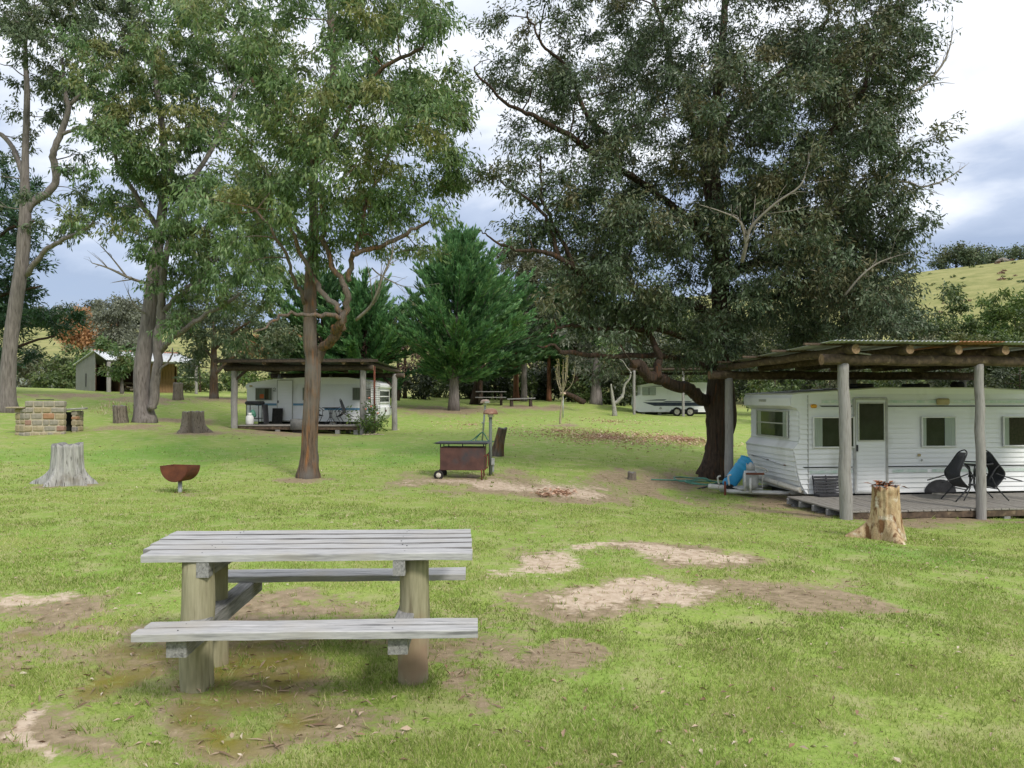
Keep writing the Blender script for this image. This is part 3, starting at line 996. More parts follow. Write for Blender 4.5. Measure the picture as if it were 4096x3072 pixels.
M['leaf_bright'] = leaf_mat('leaf_bright', (0.05, 0.095, 0.022), (0.11, 0.185, 0.042), (0.22, 0.29, 0.075), (0.24, 0.23, 0.06), 0.5, 0.3)
M['leaf_orange'] = leaf_mat('leaf_orange', (0.30, 0.155, 0.07), (0.46, 0.25, 0.12), (0.56, 0.36, 0.18), (0.42, 0.27, 0.12), 0.5, 0.3)
M['leaf_under'] = leaf_mat('leaf_under', (0.022, 0.034, 0.016), (0.050, 0.070, 0.032), (0.105, 0.125, 0.062), (0.10, 0.10, 0.04), 0.5, 0.2)
M['leaf_red'] = leaf_mat('leaf_red', (0.12, 0.065, 0.05), (0.22, 0.13, 0.10), (0.32, 0.21, 0.16), (0.22, 0.11, 0.08), 0.5, 0.2)
M['leaf_grey'] = leaf_mat('leaf_grey', (0.12, 0.135, 0.10), (0.19, 0.21, 0.155), (0.29, 0.31, 0.235), (0.16, 0.16, 0.11), 0.5, 0.2)

# the reddish gum standing beside the caravan with the blue band
b3 = on_ground(308, 478)
D3 = b3.y
build_tree('gum_tree', 'reddish brown stringybark gum forking low, growing on the lawn beside the rusty barbecue trolley', b3, D3, [
    [(308, 478, 0, 20), (309, 455, 0, 17), (310, 430, 0, 16), (313, 366, 0, 15.5), (310, 345, 0, 13.5), (310, 315, 0, 13), (311, 270, .1, 11), (314, 240, .2, 10), (315, 154, .5, 8), (333, 77, .6, 7), (330, 8, .8, 6), (335, -60, 1, 4)],
    [(314, 368, 0, 10), (325, 353, -.1, 9.5), (339, 338, -.3, 9), (344, 330, -.4, 8.4), (350, 320, -.5, 7.2), (352, 297, -.6, 6.2), (349, 282, -.6, 5.6), (339, 263, -.5, 4.8), (334, 240, -.5, 5), (333, 225, -.4, 4.5), (326, 180, -.6, 3)],
    [(343, 330, -.4, 7.4), (337.5, 318, -.5, 6.6), (331, 302, -.5, 5.4), (317, 279, -.4, 5), (304, 255, -.6, 4), (290, 225, -1, 3)],
    [(349, 282, -.6, 5), (355, 267, -.7, 4.8), (358, 254, -.8, 4.6), (373, 245, -.8, 4), (392, 238, -.7, 4), (425, 222, -.5, 2.5)],
    [(358, 254, -.8, 5), (358, 229, -.6, 4), (366, 190, -.3, 3.5), (385, 150, 0, 3), (410, 100, 0, 2.5)],
    [(338, 318, -.5, 5), (332, 318, -.6, 4.5), (313, 318, -.7, 4), (290, 314, -.9, 3), (275, 316, -1.2, 2.5), (250, 330, -1.5, 1.5)],
    [(304, 306, 0, 5), (294, 287, -.2, 4), (290, 274, -.4, 3.5), (270, 240, -1, 3), (245, 205, -1.2, 2.5)],
    [(316, 150, .5, 6), (290, 120, .2, 5), (262, 95, 0, 4), (240, 60, .3, 3)],
    [(316, 160, .5, 6), (345, 110, .5, 5), (380, 70, .2, 4), (420, 50, 0, 3)],
    [(313, 250, .2, 5), (290, 215, .8, 4), (265, 190, 1.2, 3)]],
    [(335, -40, 130, 50, .8), (330, 30, 105, 48, .85), (405, 50, 72, 52, 1.0), (438, 120, 34, 45, .9), (380, 125, 60, 50, .85), (300, 118, 50, 30, 1.0, -1, .6, .6), (290, 105, 55, 45, .8), (262, 165, 42, 38, 1.0, -.8, .7, .5),
     (340, 175, 60, 45, .85), (425, 190, 45, 38, .9), (300, 208, 60, 30, .9, -.8, .7, .45), (400, 222, 42, 20, .8), (252, 225, 32, 34, .8), (345, 240, 40, 20, .6), (250, 60, 45, 50, .8), (225, 20, 40, 40, .7), (448, 155, 22, 36, .7), (455, 60, 16, 50, .5), (345, 110, 50, 20, 1.0, -1.4, .5, .8), (410, 250, 22, 12, .6), (300, 255, 30, 15, .35), (270, 270, 25, 14, .4)],
    3.0, M['leaf_gum_green'], M['bark_brown'], n_per=7.2, clump_r=0.54, twigs=9, leaf_n=32, L=0.13, W=0.038, droop=0.62, seed=31, rough=0.09, flare=0.4,
    dead=[[(356, 320, -.5, 3.5), (369, 308, -.7, 3), (376, 295, -.9, 2.6), (383, 276, -1, 2.2), (392, 255, -1, 1.8), (392, 244, -1, 1)],
          [(372, 268, -.5, 1.5), (380, 275, -.8, 1.5), (395, 283, -1, 1.2), (405, 287, -1, .6)]])

# the big dark gum behind the near shelter
b4 = on_ground(715, 477)
D4 = b4.y
build_tree('gum_tree', 'huge dark spreading gum with a thick rough trunk behind the near caravan shelter', b4, D4, [
    [(715, 477, 0, 30), (717, 455, 0, 25), (718, 440, 0, 24), (721, 420, 0, 28), (720, 400, 0, 29), (720, 375, 0, 22), (721, 340, 0, 18), (720, 300, 0, 17), (720, 240, 0, 16), (716, 200, 0, 15), (712, 150, .2, 11), (718, 85, .4, 9), (724, 20, .6, 7), (728, -60, .8, 5)],
    [(708, 398, 0, 13), (698, 391, -.4, 12), (689, 388, -.8, 11), (671, 384, -1.5, 10.5), (657, 379, -2, 10), (646, 371, -2.3, 9), (640, 366, -2.5, 8)],
    [(659, 380, -1.9, 8), (657, 368, -1.9, 7), (657, 354, -1.8, 6), (650, 330, -1.6, 5), (640, 305, -1.5, 4)],
    [(719, 318, 0, 8.14), (690, 305, -.6, 7.40), (647, 293, -1.2, 6.66), (604, 284, -2, 6.29), (579, 275, -2.4, 5.92), (565, 266, -2.6, 5.18), (552, 254, -2.8, 4.44), (543, 250, -2.9, 3.70), (513, 243, -3.2, 2.59), (487, 233, -3.4, 1.48), (480, 228, -3.4, 0.74)],
    [(716, 355, 0, 5.92), (680, 335, -1, 5.18), (624, 327, -2, 4.44), (592, 326, -2.4, 3.70), (573, 326, -2.6, 2.96), (562, 333, -2.8, 2.22), (554, 341, -2.9, 1.48)],
    [(714, 372, 0, 5.92), (670, 360, -1, 5.18), (611, 357, -2, 4.44), (565, 353, -2.6, 3.70), (553, 348, -2.8, 2.22), (533, 343, -3, 1.11)],
    [(718, 250, 0, 8.14), (690, 220, -.5, 7.40), (650, 185, -1, 6.66), (610, 156, -1.5, 5.92), (581, 136, -1.8, 5.18), (545, 120, -2, 4.07), (527, 108, -2, 3.33), (496, 83, -2.2, 2.22), (482, 65, -2.2, 1.48)],
    [(625, 165, -1.4, 5.18), (606, 142, -1.2, 4.81), (585, 116, -1.2, 4.44), (565, 74, -1.2, 3.70), (548, 57, -1.3, 2.96), (534, 42, -1.3, 2.22), (525, 15, -1.3, 1.48)],
    [(712, 160, .2, 9), (729, 115, 0, 8), (752, 92, -.4, 7), (783, 69, -.8, 6), (811, 38, -1, 5), (831, 12, -1.2, 4)],
    [(718, 230, 0, 9), (760, 195, -.4, 8), (810, 150, -.8, 7), (848, 105, -1, 5.5), (868, 65, -1.2, 4), (885, 30, -1.3, 3)],
    [(719, 280, 0, 9), (770, 255, .4, 8), (830, 225, .6, 6.5), (880, 185, .6, 5), (905, 150, .6, 3)],
    [(720, 300, 0, 8), (760, 300, .8, 7), (820, 295, 1.2, 6), (880, 290, 1.2, 4), (915, 270, 1.2, 2.5)],
    [(708, 220, 0, 9), (706, 170, .5, 8), (690, 110, .8, 6), (672, 50, 1, 5), (660, 0, 1, 4)],
    [(560, 258, -2.7, 4), (545, 225, -2.6, 3.2), (520, 195, -2.6, 2.4), (500, 180, -2.6, 1.6)],
    [(580, 274, -2.4, 4), (565, 230, -2.4, 3.2), (550, 190, -2.4, 2.4), (545, 165, -2.4, 1.6)]],
    [(525, 30, 38, 36, 0.52), (560, 70, 36, 32, 0.41), (505, 92, 18, 24, 0.60), (600, 25, 60, 38, .75), (680, 25, 65, 42, .85), (760, 25, 65, 42, .95), (835, 25, 60, 42, 1.0), (861.1, 55, 30, 52, 1.0), (630, 85, 46, 42, .7), (690, 100, 46, 48, .75),
     (770, 100, 58, 50, .9), (840, 105, 55, 48, 1.0), (863.4, 115, 24, 40, 1.0), (525, 122, 24, 12, 0.68), (553, 128, 26, 14, 0.60), (605, 165, 50, 28, .55), (660, 170, 46, 46, .7), (740, 180, 50, 50, .8), (810, 180, 58, 50, 1.0), (855.6, 190, 34, 46, 1.0),
     (492, 172, 16, 16, 0.41, -2.6, .3), (540, 168, 34, 18, 0.45, -2.4, .4), (515, 205, 24, 16, 0.26, -2.6, .3), (560, 215, 32, 28, 0.52, -2, .5), (590, 250, 45, 34, 0.64, -1.4, .6), (640, 245, 46, 46, .8), (700, 255, 48, 46, .85), (770, 255, 56, 50, 1.0), (835, 258, 48, 50, 1.0), (866.6, 268, 32, 46, 1.0),
     (565, 295, 28, 16, 0.45, -2.2, .4), (600, 312, 46, 24, .5, -1.8, .5), (650, 312, 46, 32, .6, -1, .7), (705, 330, 36, 30, .8), (770, 315, 50, 26, .95), (830, 315, 56, 28, .95), (872.8, 312, 26, 24, .95), (841.6, 338, 44, 14, .8), (600, 350, 30, 12, .3, -2.4, .4), (665, 350, 24, 10, .3, -1.6, .4), (690, 350, 22, 12, .4),
     (700, -50, 160, 40, .4), (861.1, 235, 30, 50, 1.0, -1, .6), (872.8, 300, 22, 36, 1.0, -.5, .5), (545, 95, 40, 24, .7, -1.8, .5), (595, 140, 45, 24, .7, -1.8, .5), (540, 235, 40, 12, .6, -2.9, .3), (600, 275, 50, 16, .9, -2.4, .3), (650, 300, 45, 18, .9, -2.2, .3), (600, 200, 45, 30, .6, -2.2, .4), (800, 230, 70, 60, .7, -2.6, .4, .55), (760, 130, 80, 60, .5, -2.6, .4, .5), (640, 210, 50, 60, .4, -2.4, .4, .5), (833.8, 60, 50, 50, .5, -2, .4, .55), (620, 358, 22, 8, .2, -2.4, .3), (740, 345, 30, 10, .4, 0, .4)],
    3.6, M['leaf_dark'], M['bark_dark'], n_per=11.5, clump_r=0.58, twigs=9, leaf_n=29, L=0.122, W=0.035, droop=0.5, seed=47, flare=0.5, rough=0.10, sides=16,
    dead=[[(870, 125, -1, 4), (883, 111, -1, 3.6), (899, 99, -1, 3.4), (923, 86, -1, 2.8), (942, 65, -1, 2), (950, 46, -1, 1.4), (953, 30, -1, .6)],
          [(890, 180, .4, 2.6), (911, 183, .2, 2.4), (922, 187, 0, 2), (945, 180, 0, 1.6), (965, 166, 0, .7)],
          [(742, 262, -4, 3.4), (746, 245, -4.2, 3), (752, 226, -4.3, 2.4), (776, 203, -4.5, 2), (800, 186, -4.6, 1.4), (808, 165, -4.6, .7)],
          [(746, 245, -4.2, 2.2), (740, 222, -4.3, 1.8), (722, 212, -4.4, 1.2), (700, 205, -4.4, .6)],
          [(845, 295, -3.6, 2), (862, 275, -3.8, 1.6), (880, 262, -3.8, 1), (900, 255, -3.8, .5)],
          [(895, 60, -1, 2), (902, 30, -1, 1.6), (912, 8, -1, 1)]])

# the grey twin-stemmed gum in front of the open shed
b2 = on_ground(146, 422.5)
D2 = b2.y
build_tree('gum_tree', 'tall grey smooth barked gum with two stems in front of the open shed', b2, D2, [
    [(146, 423, 0, 21), (143, 400, 0, 17), (142, 372, 0, 16), (146, 340, 0, 15), (149, 314, 0, 14), (154, 270, 0, 12), (160, 231, 0, 10), (165, 170, 0, 8), (160, 110, 0, 6), (150, 50, 0, 4)],
    [(153, 410, -.2, 9), (154, 395, -.2, 9), (158, 354, -.3, 8.5), (162, 314, -.4, 8), (163, 279, -.4, 7), (172, 240, -.5, 6), (190, 190, -.6, 5), (215, 140, -.6, 4), (235, 90, -.6, 3)],
    [(159, 352, -.3, 6), (164, 345, -.4, 6), (174, 337, -.6, 5.5), (197, 322, -1, 4.5), (214, 310, -1.2, 4), (240, 296, -1.5, 3)],
    [(162, 312, -.4, 5.5), (174, 299, -.5, 5), (183, 294, -.6, 4.5), (188, 287, -.7, 4), (196, 281, -.8, 3), (215, 260, -1, 2.5)],
    [(160, 231, 0, 6), (140, 200, -.5, 5), (120, 165, -.8, 4), (110, 130, -1, 3)],
    [(163, 180, 0, 5), (185, 130, .5, 4), (205, 80, .8, 3)],
    [(154, 392, -.3, 2.5), (160, 372, -.5, 2.2), (168, 362, -.7, 1.8), (172, 350, -.9, 1.4)]],
    [(150, 75, 55, 32, .9, 0, 1, .55), (125, 110, 34, 26, .9), (195, 95, 55, 48, .9), (150, 155, 48, 42, 1.0), (205, 180, 55, 46, 1.0), (232, 240, 52, 36, 1.0), (180, 250, 45, 32, .9), (240, 40, 45, 45, .9), (132, 205, 26, 30, .9), (200, 10, 55, 32, .8), (245, 290, 36, 18, .9), (190, 290, 30, 14, .6),
     (118, 245, 22, 14, .6), (215, 330, 30, 16, .5), (265, 200, 30, 50, .9), (270, 270, 24, 28, .9), (160, 120, 40, 14, .9, -2, .4, .75)],
    3.6, M['leaf_gum'], M['bark_grey'], n_per=5.0, clump_r=0.80, twigs=9, leaf_n=24, L=0.21, W=0.060, droop=0.65, seed=53, rough=0.05, flare=0.35,
    dead=[[(146, 283, 0, 3.5), (138, 281, -.2, 3.2), (127, 277, -.4, 2.8), (108, 268, -.8, 2), (92, 263, -1, 1)], [(127, 277, -.4, 2), (112, 258, -.6, 1.4), (100, 245, -.8, .8)],
          [(148, 315, -.2, 2), (135, 306, -.4, 1.5), (128, 292, -.6, 1)]])

# the leaning grey gum at the left edge
b1 = on_ground(8, 412)
D1 = b1.y
build_tree('gum_tree', 'leaning pale grey gum forking high, standing behind the stone barbecue', b1, D1, [
    [(7, 412, 0, 17), (8, 380, 0, 14.5), (10, 349, 0, 13.5), (16, 302, 0, 13), (22, 263, 0, 12.5), (24, 235, 0, 12), (25, 216, 0, 11), (25, 162, 0, 7), (27, 93, 0, 5.5), (25, 54, 0, 4), (28, 10, 0, 3)],
    [(26, 214, 0, 8), (38, 200, 0, 8), (53, 186, 0, 7), (54, 162, -.2, 6.5), (60, 139, -.3, 6), (68, 108, -.4, 5), (63, 92, -.4, 4), (60, 60, -.4, 3)],
    [(25, 205, 0, 6), (23, 178, .2, 6), (14, 154, .4, 5), (2, 136, .5, 4.5), (-15, 115, .6, 3)],
    [(60, 139, -.3, 4), (74, 130, -.5, 3), (88, 126, -.6, 2.4), (100, 112, -.8, 2), (120, 95, -1, 1.5)],
    [(27, 274, 0, 6), (38, 256, -.3, 5), (48, 247, -.5, 4.5), (62, 241, -.7, 4), (86, 228, -1, 2.5), (95, 212, -1.2, 1.8)],
    [(68, 105, -.4, 4), (90, 80, -.5, 3), (115, 50, -.6, 2.4), (135, 25, -.6, 2)]],
    [(20, 15, 34, 22, .9), (70, 25, 55, 28, .9), (60, 62, 44, 26, 1.0), (110, 25, 50, 28, .95), (85, 85, 32, 18, .9), (120, 65, 36, 28, .95), (10, 68, 18, 18, .7), (5, 108, 12, 18, .6), (48, 120, 20, 10, .5), (96, 195, 30, 18, .8), (76, 216, 24, 12, .7), (48, 205, 22, 12, .6), (10, 150, 12, 14, .4),
     (150, 30, 40, 28, .9), (20, -30, 120, 26, .6), (64, 140, 12, 10, .4), (35, 95, 20, 14, .5), (30, 228, 20, 14, .6), (-5, 190, 16, 18, .7)],
    2.8, M['leaf_left'], M['bark_grey'], n_per=4.2, clump_r=0.75, twigs=8, leaf_n=24, L=0.21, W=0.058, droop=0.55, seed=59, rough=0.05, flare=0.5)


# cypress-like conifers: upswept feathery sprays
def build_conifer(name, label, base, height, radius, n_br, leaf_m, bark, seed, bare=0.18, up=0.55, trunk_r=0.28, sprig=26, L=0.34, W=0.11, skew=(0, 0), cat='tree', shape=0.75, group=None):
    r_ = np.random.default_rng(seed)
    root = thing(name, label, cat, base, 0, group)
    tp = np.array([[skew[0] * t * 0.3 + math.sin(t * 5 + seed) * 0.06, skew[1] * t, t * height * 0.97 - 0.15] for t in np.linspace(0, 1, 12)])
    geo = [tube_geo(tp, np.linspace(trunk_r, 0.03, 12) * (1 + 0.0 * tp[:, 0]), 12, rough=0.10, seed=seed, flare=np.clip(1 - tp[:, 2] / 1.0, 0, 1) * 0.4)]
    ps, ds, tn = [], [], []
    for i in range(n_br):
        t = bare + (1 - bare) * (i + r_.random()) / n_br
        a = r_.uniform(0, 2 * np.pi)
        h = t * height
        low = np.clip((t - bare) / 0.15, 0.35, 1)
        ln = r_.choice((.82, .95, 1.0, 1.12)) * radius * (max(0.0, 1 - (t - bare) / (1 - bare)) ** shape) * low * r_.uniform(0.75, 1.15) + 0.35
        rise = up * r_.uniform(0.6, 1.4) * (0.25 + 1.6 * t ** 1.3)
        if t > .42:
            ln *= r_.choice((.75, .9, 1.05, 1.25))
        hd = np.array([math.cos(a), math.sin(a), 0])
        p0 = np.array([np.interp(h, tp[:, 2], tp[:, 0]), np.interp(h, tp[:, 2], tp[:, 1]), h * 0.96])
        k = 7
        s = np.linspace(0, 1, k)[:, None]
        q = p0 + hd * ln * s * np.array([1 + skew[0] * 0.25 * math.cos(a), 1, 1]) + np.array([0, 0, 1.0]) * ln * rise * (s ** 1.5) + r_.normal(0, 0.03, (k, 3)) * s
        geo.append(tube_geo(q, np.linspace(0.012 + 0.012 * ln, 0.006, k), 4, cap=False))
        m_ = int(sprig * (0.5 + ln))
        ti = r_.random()
        for j in range(m_):
            u = r_.uniform(0.03, 1.0) ** 0.85
            f = u * (k - 1)
            i0 = min(k - 2, int(f))
            pp = q[i0] + (q[i0 + 1] - q[i0]) * (f - i0)
            tg = q[i0 + 1] - q[i0]
            tg /= np.linalg.norm(tg)
            sd_ = np.cross(tg, [0, 0, 1.0])
            sd_ /= np.linalg.norm(sd_) + 1e-9
            v = tg * r_.uniform(0.8, 1.2) + sd_ * r_.normal(0, 0.30) + np.array([0, 0, 1.0]) * r_.normal(0.16, 0.20)
            v /= np.linalg.norm(v)
            ps.append(pp + r_.normal(0, 0.05, 3))
            ds.append(v * L * 1.6 * r_.uniform(0.5, 1.2) * (0.6 + 0.5 * (1 - u)))
            tn.append(np.clip(0.35 * ti + 0.5 * u * r_.random(), 0, 1))
    V, F = merge_geo(geo)
    link_mesh('trunk', V, F, bark, root, True)
    crown_mesh(root, np.array(ps), np.array(ds), 4, L * 0.85, W, 0.02, -0.10, leaf_m, seed=seed + 3, tints=np.array(tn), jit=0.16)
    return root


bc = on_ground(454, 410.5)
build_conifer('cypress_tree', 'big bright green feathery cypress with an upswept crown and bare fluted trunk', bc, 9.7, 4.5, 300, M['leaf_cypress'], M['bark_grey'], 3, bare=0.16, up=0.62, trunk_r=0.30, skew=(.7, 0), L=0.36, W=0.085, shape=1.0, sprig=19)
p_ = on_ground(477, 405)
build_conifer('cypress_tree', 'dark cypress with a blackish trunk rising beside the far picnic table', (p_.x, p_.y + 1, p_.z), 7.6, 4.6, 120, M['leaf_cypress_dark'], M['bark_dark'], 5, bare=0.2, up=0.55, trunk_r=0.36, L=0.42, W=0.11, sprig=20, skew=(1.2, 0))
x_, y_ = P(366, 400, 46).x, 46
build_conifer('cypress_tree', 'shaggy dark green cypress rising behind the shelter of the caravan with a blue band', (x_, y_, gz(x_, y_)), 6.6, 4.2, 120, M['leaf_cypress'], M['bark_dark'], 8, bare=0.12, up=0.55, trunk_r=0.25, L=0.40, W=0.10, sprig=20)
x_, y_ = P(322, 400, 47).x, 47
build_conifer('cypress_tree', 'dense dark cypress behind the reddish gum trunk', (x_, y_, gz(x_, y_)), 7.2, 4.0, 90, M['leaf_cypress_dark'], M['bark_dark'], 9, bare=0.15, up=0.5, trunk_r=0.25, L=0.45, W=0.12, sprig=18)
x_, y_ = P(575, 402, 60).x, 60
build_conifer('cypress_tree', 'cypress with drooping lower boughs standing behind the bare sapling', (x_, y_, gz(x_, y_)), 9.0, 4.6, 90, M['leaf_cypress_dark'], M['bark_dark'], 14, bare=0.2, up=0.5, trunk_r=0.3, L=0.5, W=0.14, sprig=18)
# pine at the left edge: layered soft masses
x_, y_ = P(-12, 400, 41).x, 41
bp_ = (x_, y_, gz(x_, y_))
build_tree('pine_tree', 'dark green pine with layered drooping boughs behind the leaning grey gum', bp_, 41, [
    [(-12, 400, 0, 12), (-10, 330, 0, 10), (-8, 260, 0, 8), (-6, 200, 0, 6), (-4, 150, 0, 4)],
    [(-9, 300, 0, 4), (15, 290, -.5, 3), (40, 285, -1, 2)], [(-10, 350, 0, 4), (20, 345, -.8, 3), (55, 335, -1.2, 2)], [(-8, 240, 0, 4), (15, 225, -.5, 3), (35, 220, -.8, 2)]],
    [(0, 170, 18, 22, 1, 0, 1, .2), (8, 215, 28, 24, 1, 0, 1, .2), (15, 250, 34, 16, 1.1, 0, 1, .2), (12, 285, 34, 18, 1.1, 0, 1, .2), (30, 318, 42, 14, 1.2, 0, 1, .2), (55, 322, 24, 9, 1.2, 0, 1, .2), (12, 345, 30, 12, 1.0, 0, 1, .1), (18, 364, 18, 8, .8, 0, 1, .1), (-30, 260, 40, 90, .7)],
    3.0, M['leaf_pine'], M['bark_dark'], n_per=2.0, clump_r=0.95, twigs=10, leaf_n=24, L=0.30, W=0.075, droop=0.15, seed=67, spread=0.12, twig_sides=0)


# ------------------------------------------------------------------ smaller and farther trees
def simple_tree(name, label, px, d, top_py, regs, leaf_m, bark, trunk_w, seed, base_z=None, lean=0, n_per=1.0, depth=2.0, group=None, cat='tree', leaf_px=4.2, wpx=1.5, leaf_n=20, twigs=8,
                droop=0.4, clump_px=14, low=None, tint=0.35, flare=0.4, limbs=()):
    """A tree at pixel column px and distance d whose crown regions are given in pixels."""
    x, y = P(px, 400, d).x, d
    z = gz(x, y) if base_z is None else base_z
    s = d / FPX
    base_py = HORIZON - (z - EYE) / s
    top_py = top_py + 0.22 * (base_py - top_py)
    lim = [[(px, base_py, 0, trunk_w), (px + lean * .3, (base_py * 2 + top_py) / 3, 0, trunk_w * .8), (px + lean * .7, (base_py + top_py * 2) / 3, 0, trunk_w * .6), (px + lean, top_py, 0, trunk_w * .25)]]
    lim += [list(q) for q in limbs]
    return build_tree(name, label, (x, y, z), d, lim, [r if len(r) > 5 else (*r, 0, 1, tint) for r in regs], depth, leaf_m, bark, n_per=n_per * 2.6 * (29 / d) ** 1.2, clump_r=clump_px * s, twigs=twigs, leaf_n=leaf_n,
                      L=leaf_px * s, W=wpx * s, droop=droop, seed=seed, twig_sides=0, spread=2.2 * s, flare=flare, sides=9, attach_min=0.3, cat=cat, group=group, rough=0.05)


simple_tree('broad_tree', 'broad dark leafy tree growing between the open shed and the shelter behind', 214, 42, 300,
            [(215, 310, 40, 22, 1), (250, 320, 40, 24, 1), (190, 325, 25, 20, 1), (225, 345, 45, 18, 1), (270, 335, 30, 22, 1), (200, 358, 22, 14, .8), (255, 360, 30, 14, .8), (235, 290, 40, 18, 1)],
            M['leaf_left'], M['bark_brown'], 9, 71, n_per=1.6, depth=2.6, limbs=[[(214, 350, 0, 4), (228, 335, -.4, 3), (250, 322, -.8, 2)], [(214, 362, 0, 3), (200, 345, -.4, 2.4), (188, 330, -.8, 1.6)], [(215, 375, 0, 3.5), (228, 362, -.3, 3), (240, 350, -.6, 2)]])
simple_tree('flowering_bush', 'bottlebrush with pinkish flower tips leaning over the shed front', 122, 46, 345,
            [(122, 352, 18, 12, 1.2), (115, 365, 14, 12, 1.2), (130, 372, 10, 14, 1.0), (112, 345, 10, 6, 1)], M['leaf_gum'], M['bark_grey'], 3, 73, n_per=1.8, depth=0.8, clump_px=8)
simple_tree('orange_tree', 'rounded autumn orange tree behind the shed roof', 84, 105, 305, [(84, 322, 14, 12, 1.2), (78, 334, 19, 10, 1.2), (92, 333, 18, 11, 1.2), (84, 343, 24, 7, 1.1)],
            M['leaf_orange'], M['bark_dark'], 4, 79, n_per=3.2, depth=2.5, leaf_px=3, wpx=1.5, clump_px=8)
simple_tree('grey_tree', 'grey green wattle beside the autumn orange tree', 118, 90, 305, [(118, 320, 22, 20, 1.2), (125, 340, 20, 16, 1.2), (110, 345, 18, 12, 1)],
            M['leaf_grey'], M['bark_dark'], 4, 83, n_per=3.0, depth=2.5, leaf_px=3.2, wpx=1.3, clump_px=8)
simple_tree('gum_tree', 'pale olive gum rising high behind the feathery cypress', 535, 75, 238, [(520, 262, 24, 14, 1.1), (545, 275, 26, 18, 1.1), (505, 252, 14, 8, .8), (560, 298, 24, 18, 1.1), (530, 305, 28, 18, 1)],
            M['leaf_olive'], M['bark_grey'], 6, 89, n_per=2.6, depth=3.0, clump_px=11)
simple_tree('gum_tree', 'grey green leafy gum with a stout grey trunk in the far thicket', 596, 53, 340, [(596, 360, 26, 14, 1), (620, 350, 26, 18, 1), (575, 345, 22, 16, 1), (600, 330, 36, 16, 1), (640, 345, 22, 20, 1)],
            M['leaf_grey'], M['bark_grey'], 13, 97, n_per=1.9, depth=2.2, clump_px=11, flare=0.2)
for i, (px, d, w, lab, bk) in enumerate(((516, 57, 6, 'slender tree with a rusty red trunk beyond the far bench', 'bark_red'), (524, 56, 6.5, 'slender tree with a straight grey trunk beyond the far bench', 'bark_grey'),
                                         (549, 60, 5, 'thin red trunked tree in the thicket behind the bare sapling', 'bark_red'), (405, 58, 4, 'thin dark tree behind the round end of the blue banded caravan', 'bark_dark'))):
    simple_tree('thicket_tree', lab, px, d, 290, [(px, 320, 26, 20, 1), (px + 8, 345, 22, 16, .9), (px - 12, 340, 20, 16, .9)], M['leaf_under'] if i != 3 else M['leaf_bush'], M[bk], w, 101 + i, n_per=2.0, depth=2.0, clump_px=11)
simple_tree('bare_tree', 'reddish brown autumn tree almost bare behind the round ended caravan', 398, 54, 322, [(398, 345, 26, 18, .8), (385, 335, 18, 14, .7), (408, 360, 20, 12, .7)],
            M['leaf_red'], M['bark_dark'], 4, 109, n_per=1.6, depth=1.8, leaf_px=2.6, wpx=1.1, clump_px=12, leaf_n=12)
simple_tree('autumn_tree', 'yellow and orange leaved autumn tree peeping above the shelter roof', 272, 58, 330, [(272, 345, 24, 10, 1), (290, 338, 16, 12, 1), (255, 350, 14, 8, 1)], M['leaf_orange'], M['bark_dark'], 3, 113, n_per=2.4, depth=1.5, clump_px=9)
simple_tree('lean_tree', 'small pale barked forked tree beside the far caravan shelter', 615, 45, 375, [(618, 352, 14, 8, .4), (606, 348, 14, 8, .4)], M['leaf_gum'], M['bark_white'], 5, 117, n_per=1.4, depth=0.8, clump_px=8, lean=-4,
            limbs=[[(614, 403, 0, 3.6), (621, 395, 0, 3.2), (626, 384, 0, 2.4), (630, 372, 0, 1.6)]])

# thicket of dark shrubs beyond the lawn, one by one
HUE = {'leaf_under': 'dark green', 'leaf_bush': 'mid green', 'leaf_bright': 'bright yellow green', 'leaf_olive': 'dull olive'}
k = 0
for px, d, w, h, mt in ((372, 58, 26, 30, 'leaf_under'), (400, 60, 26, 34, 'leaf_under'), (424, 57, 24, 34, 'leaf_under'), (440, 62, 28, 40, 'leaf_bush'), (470, 60, 26, 36, 'leaf_under'), (495, 60, 26, 40, 'leaf_under'), (520, 62, 26, 38, 'leaf_bush'),
                        (545, 64, 28, 40, 'leaf_under'), (568, 62, 26, 36, 'leaf_under'), (585, 60, 24, 36, 'leaf_bush'), (610, 60, 26, 40, 'leaf_under'), (636, 62, 26, 42, 'leaf_bush'), (660, 63, 28, 44, 'leaf_under'), (690, 60, 28, 44, 'leaf_bush'), (345, 60, 26, 34, 'leaf_bush'), (318, 62, 26, 30, 'leaf_bush'),
                        (480, 68, 40, 62, 'leaf_under'), (530, 70, 40, 66, 'leaf_under'), (585, 70, 40, 66, 'leaf_under'), (635, 72, 40, 70, 'leaf_under'), (680, 72, 40, 72, 'leaf_under')):
    x_ = P(px, 400, d).x
    by = HORIZON - (gz(x_, d) - EYE) * FPX / d
    simple_tree('shrub', ('tall ' if h > 50 else 'low ') + HUE[mt] + ' shrub in the thicket bordering the far lawn', px, d, by - h, [(px, by - h * .5, w * .62, h * .5, 1.2), (px - w * .3, by - h * .3, w * .4, h * .3, 1), (px + w * .3, by - h * .35, w * .4, h * .34, 1)],
                M[mt], M['bark_dark'], 2, 200 + k, n_per=2.1 if d < 66 else 1.7, depth=1.6, clump_px=9, leaf_px=3.8, wpx=1.7, group=('tall ' if h > 50 else 'low ') + HUE[mt] + ' shrubs bordering the far lawn', cat='shrub', tint=0.3, leaf_n=18, twigs=7)
    k += 1
